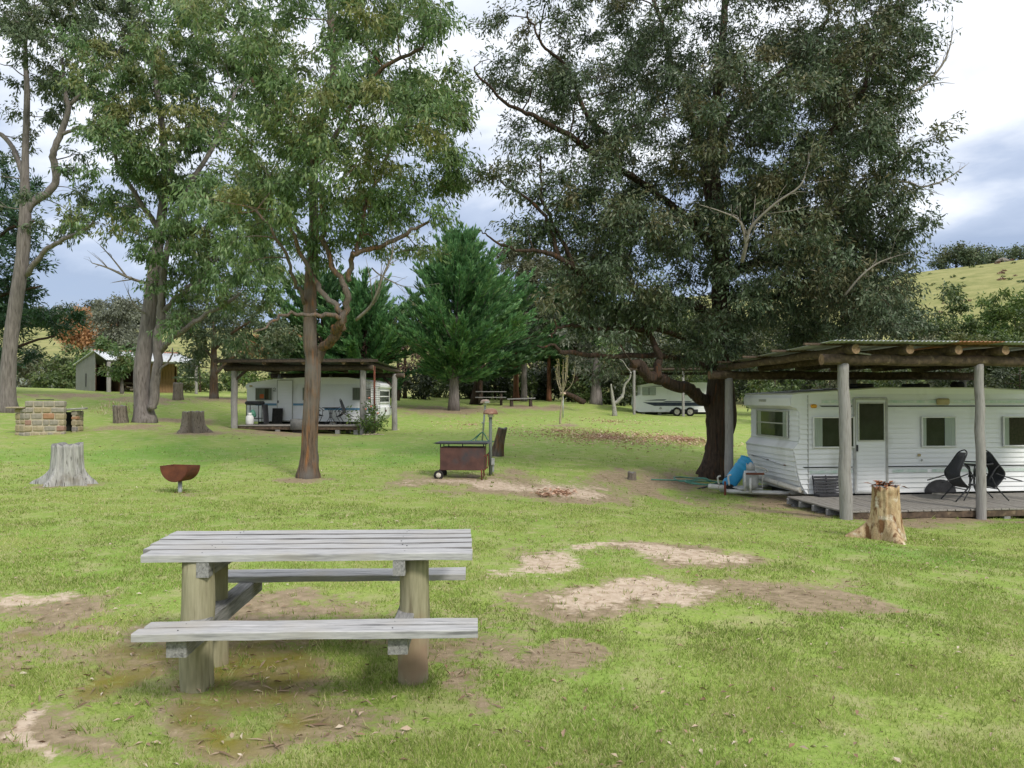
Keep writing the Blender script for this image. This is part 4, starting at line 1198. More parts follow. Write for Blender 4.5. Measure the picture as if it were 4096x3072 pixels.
for i, (px, d, top, w, lab) in enumerate(((585, 78, 312, 40, 'rounded mid green tree rising above the thicket behind the bare sapling'), (632, 80, 306, 42, 'tall mid green tree rising above the thicket behind the pale forked tree'), (690, 78, 310, 44, 'spreading mid green tree behind the far striped caravan'),
                                        (745, 76, 318, 44, 'dense mid green tree behind the dark gum trunk'), (795, 74, 316, 44, 'wide mid green tree behind the roof of the near shelter'))):
    simple_tree('background_tree', lab, px, d, top, [(px, top + 22, w * .6, 24, 1.2), (px - w * .3, top + 50, w * .5, 24, 1.1), (px + w * .3, top + 52, w * .5, 26, 1.1)], M['leaf_bush'], M['bark_dark'], 4, 340 + i, n_per=2.4, depth=2.6, clump_px=10, leaf_px=3.8, wpx=1.7)
# bushes behind the shed and on the left bank
for i, (px, d, w, h, mt) in enumerate(((62, 60, 24, 30, 'leaf_bush'), (90, 62, 26, 36, 'leaf_bright'), (72, 66, 26, 40, 'leaf_bush'), (45, 56, 20, 14, 'leaf_bush'), (180, 60, 26, 36, 'leaf_bright'), (200, 56, 18, 26, 'leaf_bush'), (35, 64, 26, 40, 'leaf_olive'), (160, 64, 30, 44, 'leaf_bush'), (15, 60, 22, 30, 'leaf_olive'), (292, 60, 28, 36, 'leaf_bush'), (255, 58, 24, 26, 'leaf_bright'), (232, 62, 26, 30, 'leaf_bush'))):
    x_ = P(px, 400, d).x
    by = HORIZON - (gz(x_, d) - EYE) * FPX / d
    simple_tree('bush', HUE[mt] + ' bush growing on the rise around the open shed', px, d, by - h, [(px, by - h * .5, w * .62, h * .5, 1.2), (px + w * .3, by - h * .3, w * .4, h * .3, 1)], M[mt], M['bark_dark'], 2, 240 + i, n_per=2.1, depth=1.6,
                clump_px=9, leaf_px=3.8, wpx=1.7, group=HUE[mt] + ' bushes around the shed', cat='bush')
# scrub on the slope behind the near shelter
for i, (px, d, w, top, mt) in enumerate(((905, 46, 34, 300, 'leaf_bush'), (945, 44, 36, 290, 'leaf_bush'), (985, 50, 34, 296, 'leaf_bright'), (1015, 48, 36, 292, 'leaf_bright'), (925, 40, 34, 326, 'leaf_olive'), (970, 39, 36, 322, 'leaf_bush'), (1010, 38, 36, 325, 'leaf_bush'), (1050, 42, 40, 300, 'leaf_bush'),
                                         (870, 44, 34, 320, 'leaf_olive'), (835, 48, 36, 318, 'leaf_bush'), (800, 52, 38, 322, 'leaf_under'), (760, 54, 38, 328, 'leaf_under'), (1085, 46, 40, 310, 'leaf_bush'), (890, 36, 34, 346, 'leaf_bush'), (960, 34, 40, 350, 'leaf_under'), (1020, 33, 36, 352, 'leaf_under'), (830, 38, 34, 352, 'leaf_olive'), (775, 40, 30, 360, 'leaf_bush'), (905, 31, 36, 368, 'leaf_under'))):
    x_ = P(px, 400, d).x
    by = HORIZON - (gz(x_, d) - EYE) * FPX / d
    h = by - top
    simple_tree('bush', HUE[mt] + ' scrub tree on the slope behind the near shelter', px, d, top, [(px, top + h * .28, w * .55, h * .30, 1.2), (px - w * .25, top + h * .55, w * .5, h * .3, 1), (px + w * .28, top + h * .55, w * .5, h * .32, 1)],
                M[mt], M['bark_dark'], 3, 270 + i, n_per=2.1, depth=2.0, clump_px=11, leaf_px=4.0, wpx=1.6, group=HUE[mt] + ' scrub behind the near shelter', cat='bush')
# trees on the far ridge
for i, (px, d, w, h, mt, lab) in enumerate(((956, 215, 28, 21, 'leaf_left', 'wide dark gum on the skyline of the grassy hill'), (982, 216, 26, 16, 'leaf_left', 'low spreading gum on the skyline of the grassy hill'), (1020, 217, 14, 14, 'leaf_left', 'small brownish tree on the skyline of the grassy hill'),
                                            (75, 216, 26, 24, 'leaf_grey', 'pale tree on the wooded far ridge'), (100, 214, 30, 24, 'leaf_under', 'blue grey tree on the wooded far ridge'), (128, 216, 30, 26, 'leaf_under', 'dark tree on the wooded far ridge'), (50, 215, 26, 20, 'leaf_under', 'low tree on the wooded far ridge'), (155, 214, 28, 22, 'leaf_grey', 'grey tree on the wooded far ridge'),
                                            (20, 214, 30, 22, 'leaf_under', 'broad tree on the wooded far ridge'), (190, 214, 30, 22, 'leaf_under', 'thick tree on the wooded far ridge'))):
    d = 218 / math.hypot(1, (px - CX) / FPX)
    x_ = P(px, 400, d).x
    by = HORIZON - (gz(x_, d) - EYE) * FPX / d
    simple_tree('ridge_tree', lab, px, d, by - h, [(px, by - h * .55, w * .6, h * .5, 1.2), (px - w * .35, by - h * .35, w * .4, h * .35, 1), (px + w * .35, by - h * .35, w * .4, h * .35, 1)], M[mt], M['bark_dark'], 2, 300 + i,
                n_per=3.2, depth=5.0, clump_px=6, leaf_px=2.4, wpx=1.3, leaf_n=14, cat='tree')
for i in range(34):                                     # tussocks on the hill
    px = random.uniform(925, 1060)
    d = random.uniform(120, 178)
    x_ = P(px, 400, d).x
    z_ = gz(x_, d)
    r_ = np.random.default_rng(i)
    nn = 26
    v = r_.normal(0, 1, (nn, 3)) * [1, 1, .5]
    v[:, 2] = np.abs(v[:, 2])
    s_ = random.uniform(0.25, 0.6)
    V, F = leaf_quads(v * 0.35 * s_, v + [0, 0, .4], r_.normal(0, 1, (nn, 3)), np.full(nn, 0.9 * s_), np.full(nn, 0.4 * s_))
    o = np_mesh('tussock', V, F, M['leaf_bush' if i % 3 else 'leaf_red'], None, {'rnd': np.repeat(r_.random(nn), 4), 'tint': np.repeat(r_.random(nn), 4)})
    o.location = (x_, d, z_)
    tag(o, 'small scrubby tussock on the grassy hillside', 'tussock', 'tussocks on the hillside')

# bare sapling on the lawn
bs = on_ground(560, 424)
sap = thing('sapling', 'slim bare sapling with upright yellowish twigs alone on the lawn', 'sapling', bs)
r_ = np.random.default_rng(4)
s_ = bs.y / FPX
geo = [tube_geo(smooth_path(np.array([[0, 0, -.1, .07], [.03, 0, .5, .045], [.09, 0, 1.0, .04], [.11, 0, 1.5, .035]]), 4)[:, :3], np.linspace(.055, .022, 13), 7, rough=.05)]
for i in range(11):
    a = r_.uniform(0, 2 * np.pi)
    z0 = r_.uniform(0.95, 1.55)
    rr = r_.uniform(0.12, 0.50)
    h = r_.uniform(1.0, 1.5)
    q = np.array([[.11, 0, z0], [.11 + math.cos(a) * rr * .7, math.sin(a) * rr * .7, z0 + h * .3], [.11 + math.cos(a) * rr, math.sin(a) * rr, z0 + h * .65], [.11 + math.cos(a) * rr * 1.05, math.sin(a) * rr, z0 + h]])
    q = smooth_path(q, 4)
    geo.append(tube_geo(q, np.linspace(.016, .006, len(q)), 5, cap=False))
    for j in range(5, len(q), 2):
        e = q[j] + r_.normal(0, .07, 3) + [0, 0, .12]
        geo.append(tube_geo(np.array([q[j], (q[j] + e) / 2, e]), [.006, .005, .004], 3, cap=False))
V, F = merge_geo(geo)
M['sapling'] = pm('sapling', (0.24, 0.20, 0.13), (0.40, 0.36, 0.24), 6, 0.9, 0.2, (4, 4, 1))
link_mesh('trunk', V, F, M['sapling'], sap, True)
bud_p = np.vstack([g[0][-3:] for g in geo[1:]])
M['bud'] = leaf_mat('bud', (0.16, 0.15, 0.04), (0.26, 0.24, 0.08), (0.36, 0.34, 0.13), (0.3, 0.25, 0.08), 0.4, 0.3)
crown_mesh(sap, bud_p, np.tile([0, 0, .05], (len(bud_p), 1)), 1, 0.07, 0.035, 0.02, 0.0, M['bud'], name='buds', seed=2)
# fallen log leaning behind the sapling
p_ = on_ground(577, 404)
tag(tube('fallen_log', [(p_.x - .9, p_.y, p_.z + .75), (p_.x - .3, p_.y, p_.z + .5), (p_.x + .5, p_.y, p_.z + .05)], [.12, .16, .2], M['bark_dark'], None, 9, 4, .06), 'dark leaning dead log at the edge of the thicket', 'log')


# ------------------------------------------------------------------ picnic table in the foreground
TY = R(2.5)
t0 = (-1.15, 4.78)
pt = thing('picnic_table', 'weathered grey plank picnic table with attached benches on four round posts', 'picnic table', (t0[0], t0[1], gz(*t0)), TY)
zb = -gz(*t0)


def plank(name, x0, x1, y0, y1, ztop, th, mat, parent, seed, warp=0.006, axis='x', taper=0.0):
    """A timber with slightly wavering long edges."""
    rs = random.Random(seed)
    n = 9
    V, F = [], []
    for i in range(n + 1):
        t = i / n
        x = x0 + (x1 - x0) * t
        a, b_ = y0 + rs.uniform(-warp, warp) * .5, y1 + rs.uniform(-warp, warp) * .5
        if taper > 0:
            b_ -= taper * t ** 2
        elif taper < 0:
            b_ += taper * (1 - t) ** 2
        z = ztop + rs.uniform(-.002, .002)
        c = .005
        ring = [(a, z - th), (b_, z - th), (b_, z - c), (b_ - c, z), (a + c, z), (a, z - c)]
        V += [(x, yy, zz) for yy, zz in ring]
    k = 6
    for i in range(n):
        for j in range(k):
            jj = (j + 1) % k
            F.append((i * k + j, i * k + jj, (i + 1) * k + jj, (i + 1) * k + j))
    F.append(tuple(range(k - 1, -1, -1)))
    F.append(tuple(n * k + j for j in range(k)))
    if axis == 'y':
        V = [(v[1], v[0], v[2]) for v in V]
        F = [f[::-1] for f in F]
    o = link_mesh(name, V, F, mat, parent)
    bm = bmesh.new()
    bm.from_mesh(o.data)
    bmesh.ops.recalc_face_normals(bm, faces=bm.faces)
    bm.to_mesh(o.data)
    bm.free()
    return o


for i, (ya, yb, xa, xb) in enumerate(((-.405, -.262, -.875, .915), (-.238, -.102, -.93, .91), (-.078, .062, -.955, .91), (.088, .226, -.965, .905), (.250, .395, -.975, .90))):
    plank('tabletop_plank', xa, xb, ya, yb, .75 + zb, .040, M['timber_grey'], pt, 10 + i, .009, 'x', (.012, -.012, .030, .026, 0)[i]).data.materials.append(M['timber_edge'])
for o in [c_ for c_ in pt.children if c_.name.startswith('tabletop_plank')]:      # darker, uneven colour on the inner edges between the boards
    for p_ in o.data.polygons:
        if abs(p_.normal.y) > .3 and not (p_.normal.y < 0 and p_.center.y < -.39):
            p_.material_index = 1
for nm, (ya, yb, xa, xb), zz in (('bench_plank', (-.79, -.694, -.76, .945), .44), ('bench_plank', (-.668, -.575, -.745, .945), .44), ('bench_plank', (.47, .575, -.85, .865), .44), ('bench_plank', (.585, .69, -.85, .865), .44)):
    plank(nm, xa, xb, ya, yb, zz + zb, .040, M['timber_grey'], pt, int(ya * 100), .006)
for x, y, rr, sd_ in ((-.600, -.31, .088, 1), (-.640, .07, .086, 2), (.580, -.235, .084, 3), (.568, .15, .082, 4)):
    log_part('post', (x, y, -.25), (x, y, .707 + zb), rr, M['post_treated'], M['endgrain'], pt, sd_, 20, .98)
for x in (-.548, .512):
    plank('top_bearer', -.40, .385, x - .033, x + .033, .709 + zb, .085, M['timber_bearer'], pt, 5, .003, 'y')
for x in (-.560, .540):
    plank('bench_bearer', -.74, .68, x - .05, x + .05, .399 + zb, .095, M['timber_bearer'], pt, 6, .003, 'y')
for x in (-.55, .515):                                       # nail heads in pairs on the boards
    for y in (-.35, -.19, -.14, -.03, .13, .30, .35):
        lathe('nail', [(0, .001), (.004, .001), (.004, -.004)], M['black_steel'], pt, (x + random.uniform(-.03, .03), y + random.uniform(-.012, .012), .751 + zb), 6)
    for y in (-.745, -.63):
        lathe('nail', [(0, .001), (.004, .001), (.004, -.004)], M['black_steel'], pt, (x, y, .441 + zb), 6)


# ------------------------------------------------------------------ stumps
def stump(name, label, px, py, h, r_top, r_base, mat, seed, roots=5, root_len=0.35, tilt=(0, 0), topmat=None, hollow=0.0, jag=0.03, notch=None):
    b_ = on_ground(px, py)
    root = thing(name, label, 'stump', b_, 0)
    r_ = np.random.default_rng(seed)
    S, n = 60, 12
    ang = np.linspace(0, 2 * np.pi, S, endpoint=False)
    ph = r_.uniform(0, 2 * np.pi)
    lob = np.maximum(0, np.cos(ang * roots / 2 + ph + 0.4 * np.sin(ang * 2))) ** 5 * (0.65 + 0.35 * np.sin(ang * 3 + seed))
    fur = (vnoise(ang * 6, ang * 0 + seed, seed) - .5) * .16 + (vnoise(ang * 14, ang * 0 + 3, seed) - .5) * .10
    V = []
    for i in range(n + 1):
        t = i / n
        rr = r_top + (r_base - r_top) * (1 - t) ** 2.2
        rad_ = rr * (1 + fur) + lob * root_len * np.clip(1 - t / 0.6, 0, 1) ** 2.6
        if notch is not None:
            rad_ = rad_ * (1 - notch[1] * np.exp(-((ang - notch[0]) / notch[2]) ** 2) * np.clip(1.15 - t * .6, 0, 1))
        zz = h * t - (0.06 if i == 0 else 0)
        zt = zz + (jag * (vnoise(ang * 5, ang * 0, seed + 4) - .5) * 2 if i == n else 0)
        V.append(np.stack([np.cos(ang) * rad_ + tilt[0] * t, np.sin(ang) * rad_ + tilt[1] * t, np.broadcast_to(zt, (S,))], -1))
    V.append(np.stack([np.cos(ang) * r_top * .82 + tilt[0], np.sin(ang) * r_top * .82 + tilt[1], V[-1][:, 2] - .004], -1))
    V.append(np.stack([np.cos(ang) * r_top * .35 + tilt[0], np.sin(ang) * r_top * .35 + tilt[1], np.full(S, h - hollow)], -1))
    V = np.vstack(V)
    rows = n + 3
    F = [(i * S + j, i * S + (j + 1) % S, (i + 1) * S + (j + 1) % S, (i + 1) * S + j) for i in range(rows - 1) for j in range(S)]
    F.append(tuple((rows - 1) * S + j for j in range(S)))
    o = link_mesh('trunk', V, F, mat, root, True)
    if topmat:
        o.data.materials.append(topmat)
        for p_ in o.data.polygons[n * S:]:
            p_.material_index = 1
            p_.use_smooth = False
    return root


stump('tree_stump', 'silver grey weathered stump with spreading roots', 67, 484.5, .75, .255, .32, M['stump_grey'], 5, 9, .62, topmat=M['endgrain'], hollow=.05)
stump('tree_stump', 'wide brown split stump with a dark hollow between the grey gum and the shelter', 193, 432, .66, .33, .42, M['stump_brown'], 9, 6, .42, topmat=M['endgrain'], hollow=.08, notch=(4.9, .45, .16))
stump('tree_stump', 'short reddish brown stump beside the tall twin stemmed gum', 121, 423, .62, .22, .25, M['stump_brown'], 12, 4, .10, tilt=(-.06, 0), topmat=M['endgrain'])
stump('tree_stump', 'narrow cut stump in front of the shed verandah post', 178, 400, .85, .22, .24, M['stump_brown'], 14, 4, .05, topmat=M['endgrain'])
stump('tree_stump', 'thin leaning dark stump behind the mushroom lamps', 496, 455.5, .68, .115, .17, M['bark_brown'], 17, 4, .12, tilt=(.16, 0), topmat=M['endgrain'])
ts = stump('tree_stump', 'tan barkless stump with reddish bark crumbs on top before the near deck', 886, 540, .72, .165, .25, M['stump_tan'], 19, 7, .5, topmat=M['endgrain'], jag=.02)
r_ = np.random.default_rng(3)
nn = 46
V, F = leaf_quads(r_.normal(0, .06, (nn, 3)) * [1, 1, .25] + [0, 0, .73], r_.normal(0, 1, (nn, 3)) * [1, 1, .2], r_.normal(0, .3, (nn, 3)) + [0, 0, 1], np.full(nn, .13), np.full(nn, .04))
np_mesh('bark_crumbs', V, F, M['debris'], ts)
stump('tree_stump', 'tiny sawn stub on bare soil beside the dark gum', 632, 480, .17, .09, .10, M['stump_brown'], 23, 4, .03, topmat=M['endgrain'])

# dry weeds around the short stump
b_ = on_ground(119, 421)
nn = 260
v = r_.normal(0, 1, (nn, 3)) * [.45, .25, .2]
v[:, 2] = np.abs(v[:, 2]) + .25
V, F = leaf_quads(v + r_.normal(0, .06, (nn, 3)), r_.normal(0, .5, (nn, 3)) + [0, 0, 1], r_.normal(0, 1, (nn, 3)), np.full(nn, .16), np.full(nn, .02))
o = np_mesh('dry_weeds', V, F, M['litter'], None, {'rnd': np.repeat(r_.random(nn), 4), 'tint': np.repeat(r_.random(nn), 4)})
o.location = b_
tag(o, 'wispy dry brown weeds around the short reddish stump', 'weeds')

# ------------------------------------------------------------------ rusty fire bowl
b_ = on_ground(180, 493.5)
fb = thing('fire_bowl', 'rusty half drum fire bowl on a short pipe stand', 'fire bowl', b_, R(-14))
n_, wv, rb = 16, .34, .262
Vb, Fb = [], []
for s in (-wv / 2, wv / 2):
    for i in range(n_ + 1):
        a = math.pi + math.pi * i / n_
        Vb.append((rb * math.cos(a), s, .47 + rb * math.sin(a) * 0.98))
for i in range(n_):
    Fb.append((i, i + 1, n_ + 2 + i, n_ + 1 + i))
Fb += [tuple(range(n_ + 1)), tuple(range(2 * n_ + 1, n_, -1))]
bowl = link_mesh('bowl', Vb, Fb, M['rust'], fb)
sm = bowl.modifiers.new('solid', 'SOLIDIFY')
sm.thickness = .012
tube('stand', [(0, 0, -.15), (0, 0, .22)], .034, M['galv'], fb, 12, straight=True)
box('ash', (.38, .28, .02), (0, 0, .33), M['dark_inside'], fb)
lathe('foot', [(0, .02), (.09, .02), (.10, -.03)], M['rust'], fb, (0, 0, 0), 14)

# ------------------------------------------------------------------ stone barbecue, stone by stone
b_ = on_ground(24, 436)
sb = thing('stone_barbecue', 'sandstone block barbecue with a tall back and a slab shelf', 'barbecue', (b_.x, b_.y, b_.z), R(10))


def stone_wall(origin, rz, length, height, thick, seed, rows, uneven=0.0):
    rs = random.Random(seed)
    c, s = math.cos(rz), math.sin(rz)
    ox, oy = origin
    cm = box('mortar_core', (length - .05, thick - .05, height + .08), (ox + c * length / 2 - s * thick / 2, oy + s * length / 2 + c * thick / 2, height / 2 - .06), M['mortar'], sb, (0, 0, rz), .01)
    z = -.05
    hs_ = [rs.uniform(.7, 1.3) for _ in range(rows)]
    hs_ = [q_ * (height + .05) / sum(hs_) for q_ in hs_]
    for r0 in range(rows):
        rh = round(hs_[r0], 3)
        x = 0.0
        while x < length - .03:
            w = rs.uniform(.17, .36)
            if length - x - w < .10:
                w = length - x
            hh = rh - .022
            bx = x + w / 2
            o = box('stone', (round(w - .022, 2), thick + round(rs.choice((-.006, .008, .022)), 3), round(hh, 3)), (ox + c * bx - s * thick / 2, oy + s * bx + c * thick / 2, z + rh / 2 + rs.uniform(-.006, .006)),
                    M['stone%d' % rs.choice((0, 0, 0, 1, 1, 1, 2, 3, 4, 4, 4, 5))], sb, (rs.uniform(-.02, .02), rs.uniform(-.02, .02), rz + rs.uniform(-.03, .03)), .028)
            x += w
        z += rh


stone_wall((0, 0), 0, 1.16, 1.10, .24, 5, 6)
stone_wall((-.42, .36), R(-41), .56, .86, .24, 8, 5)
stone_wall((.92, .26), R(90), .55, 1.10, .22, 13, 6)
stone_wall((1.35, .42), R(80), .5, .78, .16, 17, 5)
box('slab', (.62, .50, .06), (1.28, .62, .83), M['concrete'], sb, (0, R(-4), R(6)), .02)
box('slab', (.60, .48, .05), (-.26, .30, .885), M['stone0'], sb, (0, 0, R(-20)), .02)
box('hotplate', (.42, .30, .025), (.52, .20, 1.135), M['black_steel'], sb)
box('hearth_back', (1.0, .05, .7), (.9, .95, .38), M['dark_inside'], sb)

# ------------------------------------------------------------------ barbecue trolley
b_ = on_ground(461, 480)
bt = thing('barbecue_trolley', 'rust brown steel barbecue trolley with a black hotplate and two small wheels', 'barbecue', b_, R(-4))
box('firebox', (.885, .46, .46), (.015, .24, .42), M['rust_dark'], bt, (0, 0, 0), .008)
for x, y in ((-.42, .02), (-.42, .46), (.45, .02), (.45, .46), (-.25, .0), (.03, .0)):
    box('bracket', (.02, .02, .075), (x, y + .01, .685), M['black_steel'], bt)
hp = prism('hotplate', [(-.56, .735), (-.50, .752), (.52, .748), (.56, .728), (.50, .715), (-.46, .72)], .60, M['black_steel'], bt, 'y', -.06)
box('lip', (1.0, .012, .03), (0, -.055, .735), M['black_steel'], bt)
for y in (.02, .44):
    tube('leg', [(.41, y, .22), (.42, y, -.03)], .016, M['rust'], bt, 8, straight=True)
for y in (-.015, .46):
    w = lathe('wheel', [(.0, -.03), (.03, -.035), (.045, -.02), (.06, -.022), (.085, -.03), (.098, -.015), (.098, .015), (.085, .03), (.05, .02), (0, .03)], M['rubber'], bt, (-.45, y, .095), 24, (R(90), 0, 0))
    lathe('hub_cap', [(0, .0), (.025, -.003), (.05, .01), (.055, .02)], M['hub'], w, (0, 0, .034 if y < .1 else -.05), 16, (R(180), 0, 0))
tube('axle', [(-.45, -.01, .095), (-.45, .46, .095)], .012, M['rust'], bt, 8, straight=True)
tube('handle', [(.455, .03, .47), (.51, .03, .47), (.50, .03, .24), (.455, .03, .20)], .011, M['rust'], bt, 8, sub=6)
tube('handle', [(.455, .43, .47), (.51, .43, .47), (.50, .43, .24), (.455, .43, .20)], .011, M['rust'], bt, 8, sub=6)


# ------------------------------------------------------------------ mushroom lamps on posts
def lamp(px, py, h, label, lean=0.0, light=False, d=None):
    b_ = on_ground(px, py) if d is None else Vector((P(px, py, d).x, d, gz(P(px, py, d).x, d)))
    t = thing('garden_lamp', label, 'lamp', b_)
    tube('post', [(0, 0, -.1), (lean, 0, h - .16)], .034 if not light else .028, M['green_steel'] if not light else M['galv'], t, 12, straight=True)
    cap = [(.0, h), (.05, h), (.10, h - .012), (.135, h - .04), (.15, h - .08), (.155, h - .12), (.135, h - .12), (.125, h - .09), (0, h - .075)]
    c = lathe('cap', cap, M['cap_copper'] if not light else M['cap_pale'], t, (lean, 0, 0), 24)
    lathe('bulb', [(0, h - .19), (.05, h - .18), (.06, h - .14), (.05, h - .09)], M['trim_white'], t, (lean, 0, 0), 14)
    return t


M['cap_pale'] = pm('cap_pale', (0.40, 0.27, 0.20), (0.58, 0.44, 0.36), 10, 0.5, 0.1)
lp = lamp(490.5, 476, 1.41, 'brown capped mushroom lamp on a green post beside the barbecue trolley')
box('socket_box', (.07, .05, .14), (.05, -.03, .3), M['galv'], lp)
box('socket_box', (.04, .05, .2), (.055, .03, .18), M['galv'], lp)
lp2 = lamp(482, 440.5, 1.27, 'pale capped mushroom lamp with a coiled hose hung on its post', .10, True)
box('plate', (.14, .004, .05), (.16, -.157, 1.185), M['trim_white'], lp2)
box('tap', (.08, .10, .05), (.03, -.03, .55), M['galv'], lp2)
lamp(563, 388, 1.32, 'far mushroom lamp half hidden by the bare sapling', 0, True, 41)
# green hoses
b_ = on_ground(482, 441)
hs, rs = [], random.Random(4)
pts = [(.03, -.05, .5), (-.1, -.08, .42), (-.25, -.12, .28), (-.42, -.1, .12), (-.6, -.2, .03), (-.95, -.25, .02), (-1.1, -.4, .02), (-.7, -.45, .02), (-.2, -.3, .03), (.1, -.25, .02), (.45, -.35, .02), (.3, -.2, .08), (.15, -.1, .35), (.02, -.07, .48), (-.18, -.1, .3), (-.3, -.2, .05), (.1, -.5, .02), (.7, -.5, .02)]
tag(tube('garden_hose', [(b_.x + a * .6, b_.y + c_ - .0, b_.z + e * .55) for a, c_, e in pts], .016, M['hose'], None, 6, 6), 'tangled green garden hose at the foot of the pale lamp post', 'hose')
b_ = on_ground(690, 483)
pts = [(math.cos(k * .7) * (.45 + .05 * math.sin(k * 2.3)) + .02 * k, math.sin(k * .7) * .3 - .02 * k, .02 + .05 * abs(math.sin(k * 1.3))) for k in range(22)] + [(-.9, -.2, .02)]
tag(tube('garden_hose', [(b_.x + a, b_.y + c_, gz(b_.x + a, b_.y + c_) + e + .02) for a, c_, e in pts], .016, M['hose'], None, 6, 5), 'coiled green garden hose lying beside the dark gum trunk', 'hose')


# ------------------------------------------------------------------ caravans
def sheet(name, x0, x1, y0, y1, z, pitch, amp, mat, parent, slope=0.0, thick=.004):
    """Corrugated sheet whose ridges run along y; slope = dz over its depth."""
    n = int((x1 - x0) / (pitch / 6))
    V, F = [], []
    for j, yy in enumerate((y0, (y0 + y1) / 2, y1)):
        for i in range(n + 1):
            xx = x0 + (x1 - x0) * i / n
            V.append((xx, yy, z + slope * (yy - y0) / (y1 - y0) + amp * math.sin(2 * math.pi * xx / pitch)))
    for j in range(2):
        for i in range(n):
            a = j * (n + 1) + i
            F.append((a, a + 1, a + n + 2, a + n + 1))
    o = link_mesh(name, V, F, mat, parent, True)
    md = o.modifiers.new('solid', 'SOLIDIFY')
    md.thickness = thick
    return o


def window(parent, x0, x1, z0, z1, y, curtains=(), back='dark_inside', frame='alu', fw=.022, split=None, name='window', extra=None):
    """A window on the face y (facing -y): frame bars, dark room, curtains and a pane."""
    w, h = x1 - x0, z1 - z0
    root = box(name, (w - .01, .012, h - .01), ((x0 + x1) / 2, y - .010, (z0 + z1) / 2), M[back], parent, (0, 0, 0), 0)
    cx, cz = (x0 + x1) / 2, (z0 + z1) / 2
    for a, b_, c_, e in ((w + fw, fw, 0, h / 2), (w + fw, fw, 0, -h / 2), (fw, h - fw, -w / 2, 0), (fw, h - fw, w / 2, 0)):
        box('frame', (a, .034, b_), (c_, -.012, e), M[frame], root, (0, 0, 0), .005)
    if split:
        box('frame', (w - fw, .03, fw * .9), (0, -.012, split - cz), M[frame], root, (0, 0, 0), .004)
    for a, b_, mt in curtains:
        xa, xb = -w / 2 + w * a, -w / 2 + w * b_
        n = max(6, int((xb - xa) / .018))
        V, F = [], []
        for i in range(n + 1):
            xx = xa + (xb - xa) * i / n
            yy = -.0105 + .0035 * math.sin(i * 2.2)
            V += [(xx, yy, -h / 2 + .012), (xx, yy, h / 2 - .012)]
        for i in range(n):
            F.append((2 * i, 2 * i + 2, 2 * i + 3, 2 * i + 1))
        link_mesh('curtain', V, F, M[mt], root, True)
    if extra:
        extra(root)
    link_mesh('pane', [(-w / 2 + .008, -.019, -h / 2 + .008), (w / 2 - .008, -.019, -h / 2 + .008), (w / 2 - .008, -.019, h / 2 - .008), (-w / 2 + .008, -.019, h / 2 - .008)], [(0, 1, 2, 3)], M['glass'], root)
    return root


def prof_x(outline, z):
    """min and max x of a closed (x, z) outline at height z."""
    xs = []
    for i in range(len(outline)):
        (xa, za), (xb, zb_) = outline[i], outline[(i + 1) % len(outline)]
        if (za - z) * (zb_ - z) <= 0 and za != zb_:
            xs.append(xa + (xb - xa) * (z - za) / (zb_ - za))
    return min(xs), max(xs)


def cladding(name, outline, y, z0, z1, pitch, lip, mat, parent, skip=()):
    """Lapped horizontal boards following a side outline, facing -y, as one skin with real lips."""
    V, F = [], []
    nb_ = int(round((z1 - z0) / pitch))
    for i in range(nb_):
        za, zb_ = z0 + (z1 - z0) * i / nb_, z0 + (z1 - z0) * (i + 1) / nb_
        a0, a1 = prof_x(outline, za + 1e-4)
        b0, b1 = prof_x(outline, zb_ - 1e-4)
        spans = [(a0, a1, b0, b1)]
        k = len(V)
        V += [(a0 + .004, y - lip, za), (a1 - .004, y - lip, za), (b1 - .004, y - .001, zb_), (b0 + .004, y - .001, zb_), (a0 + .004, y - .001, za), (a1 - .004, y - .001, za)]
        F += [(k, k + 1, k + 2, k + 3), (k + 4, k + 5, k + 1, k)]
    return link_mesh(name, V, F, mat, parent)


def dense(outline, seg=.09, lip=.0):
    """Subdivide an outline edge into lap steps."""
    return outline


def strip(name, pts, y, mat, parent):
    """A flat vinyl stripe standing proud of the cladding; pts (x, z) outline."""
    return link_mesh(name, [(a, y, c_) for a, c_ in pts], [tuple(range(len(pts)))], mat, parent)


def wheel(parent, x, z, r, y, hubm='hub'):
    w = lathe('wheel', [(r * .55, -.08), (r * .85, -.085), (r * .97, -.06), (r, -.03), (r, .06), (r * .9, .085), (r * .5, .08)], M['rubber'], parent, (x, y, z), 28, (R(90), 0, 0))
    lathe('rim', [(0, .095), (r * .18, .095), (r * .24, .07), (r * .42, .06), (r * .5, .08), (r * .58, .085), (r * .60, .06)], M[hubm], w, (0, 0, 0), 24)
    return w


def van_shell(parent, outline, W, z0, z1, roof_z, front_lip=True, pitch=.095, mat='van_white'):
    """Closed body from a side outline extruded across the width (y from 0 to W), with stepped lap on the end faces."""
    o = prism('body', outline, W, M[mat], parent, 'y', 0.0)
    return o


# --- near caravan (number on canopy none): local x along its side, y into depth
CY_ = R(7)
o1 = P(846, 520, 13.5)
cu, cv = Vector((math.cos(CY_), math.sin(CY_), 0)), Vector((-math.sin(CY_), math.cos(CY_), 0))


def near(u, v, z):
    q = Vector((o1.x, o1.y, 0)) + cu * u + cv * v
    return Vector((q.x, q.y, z))


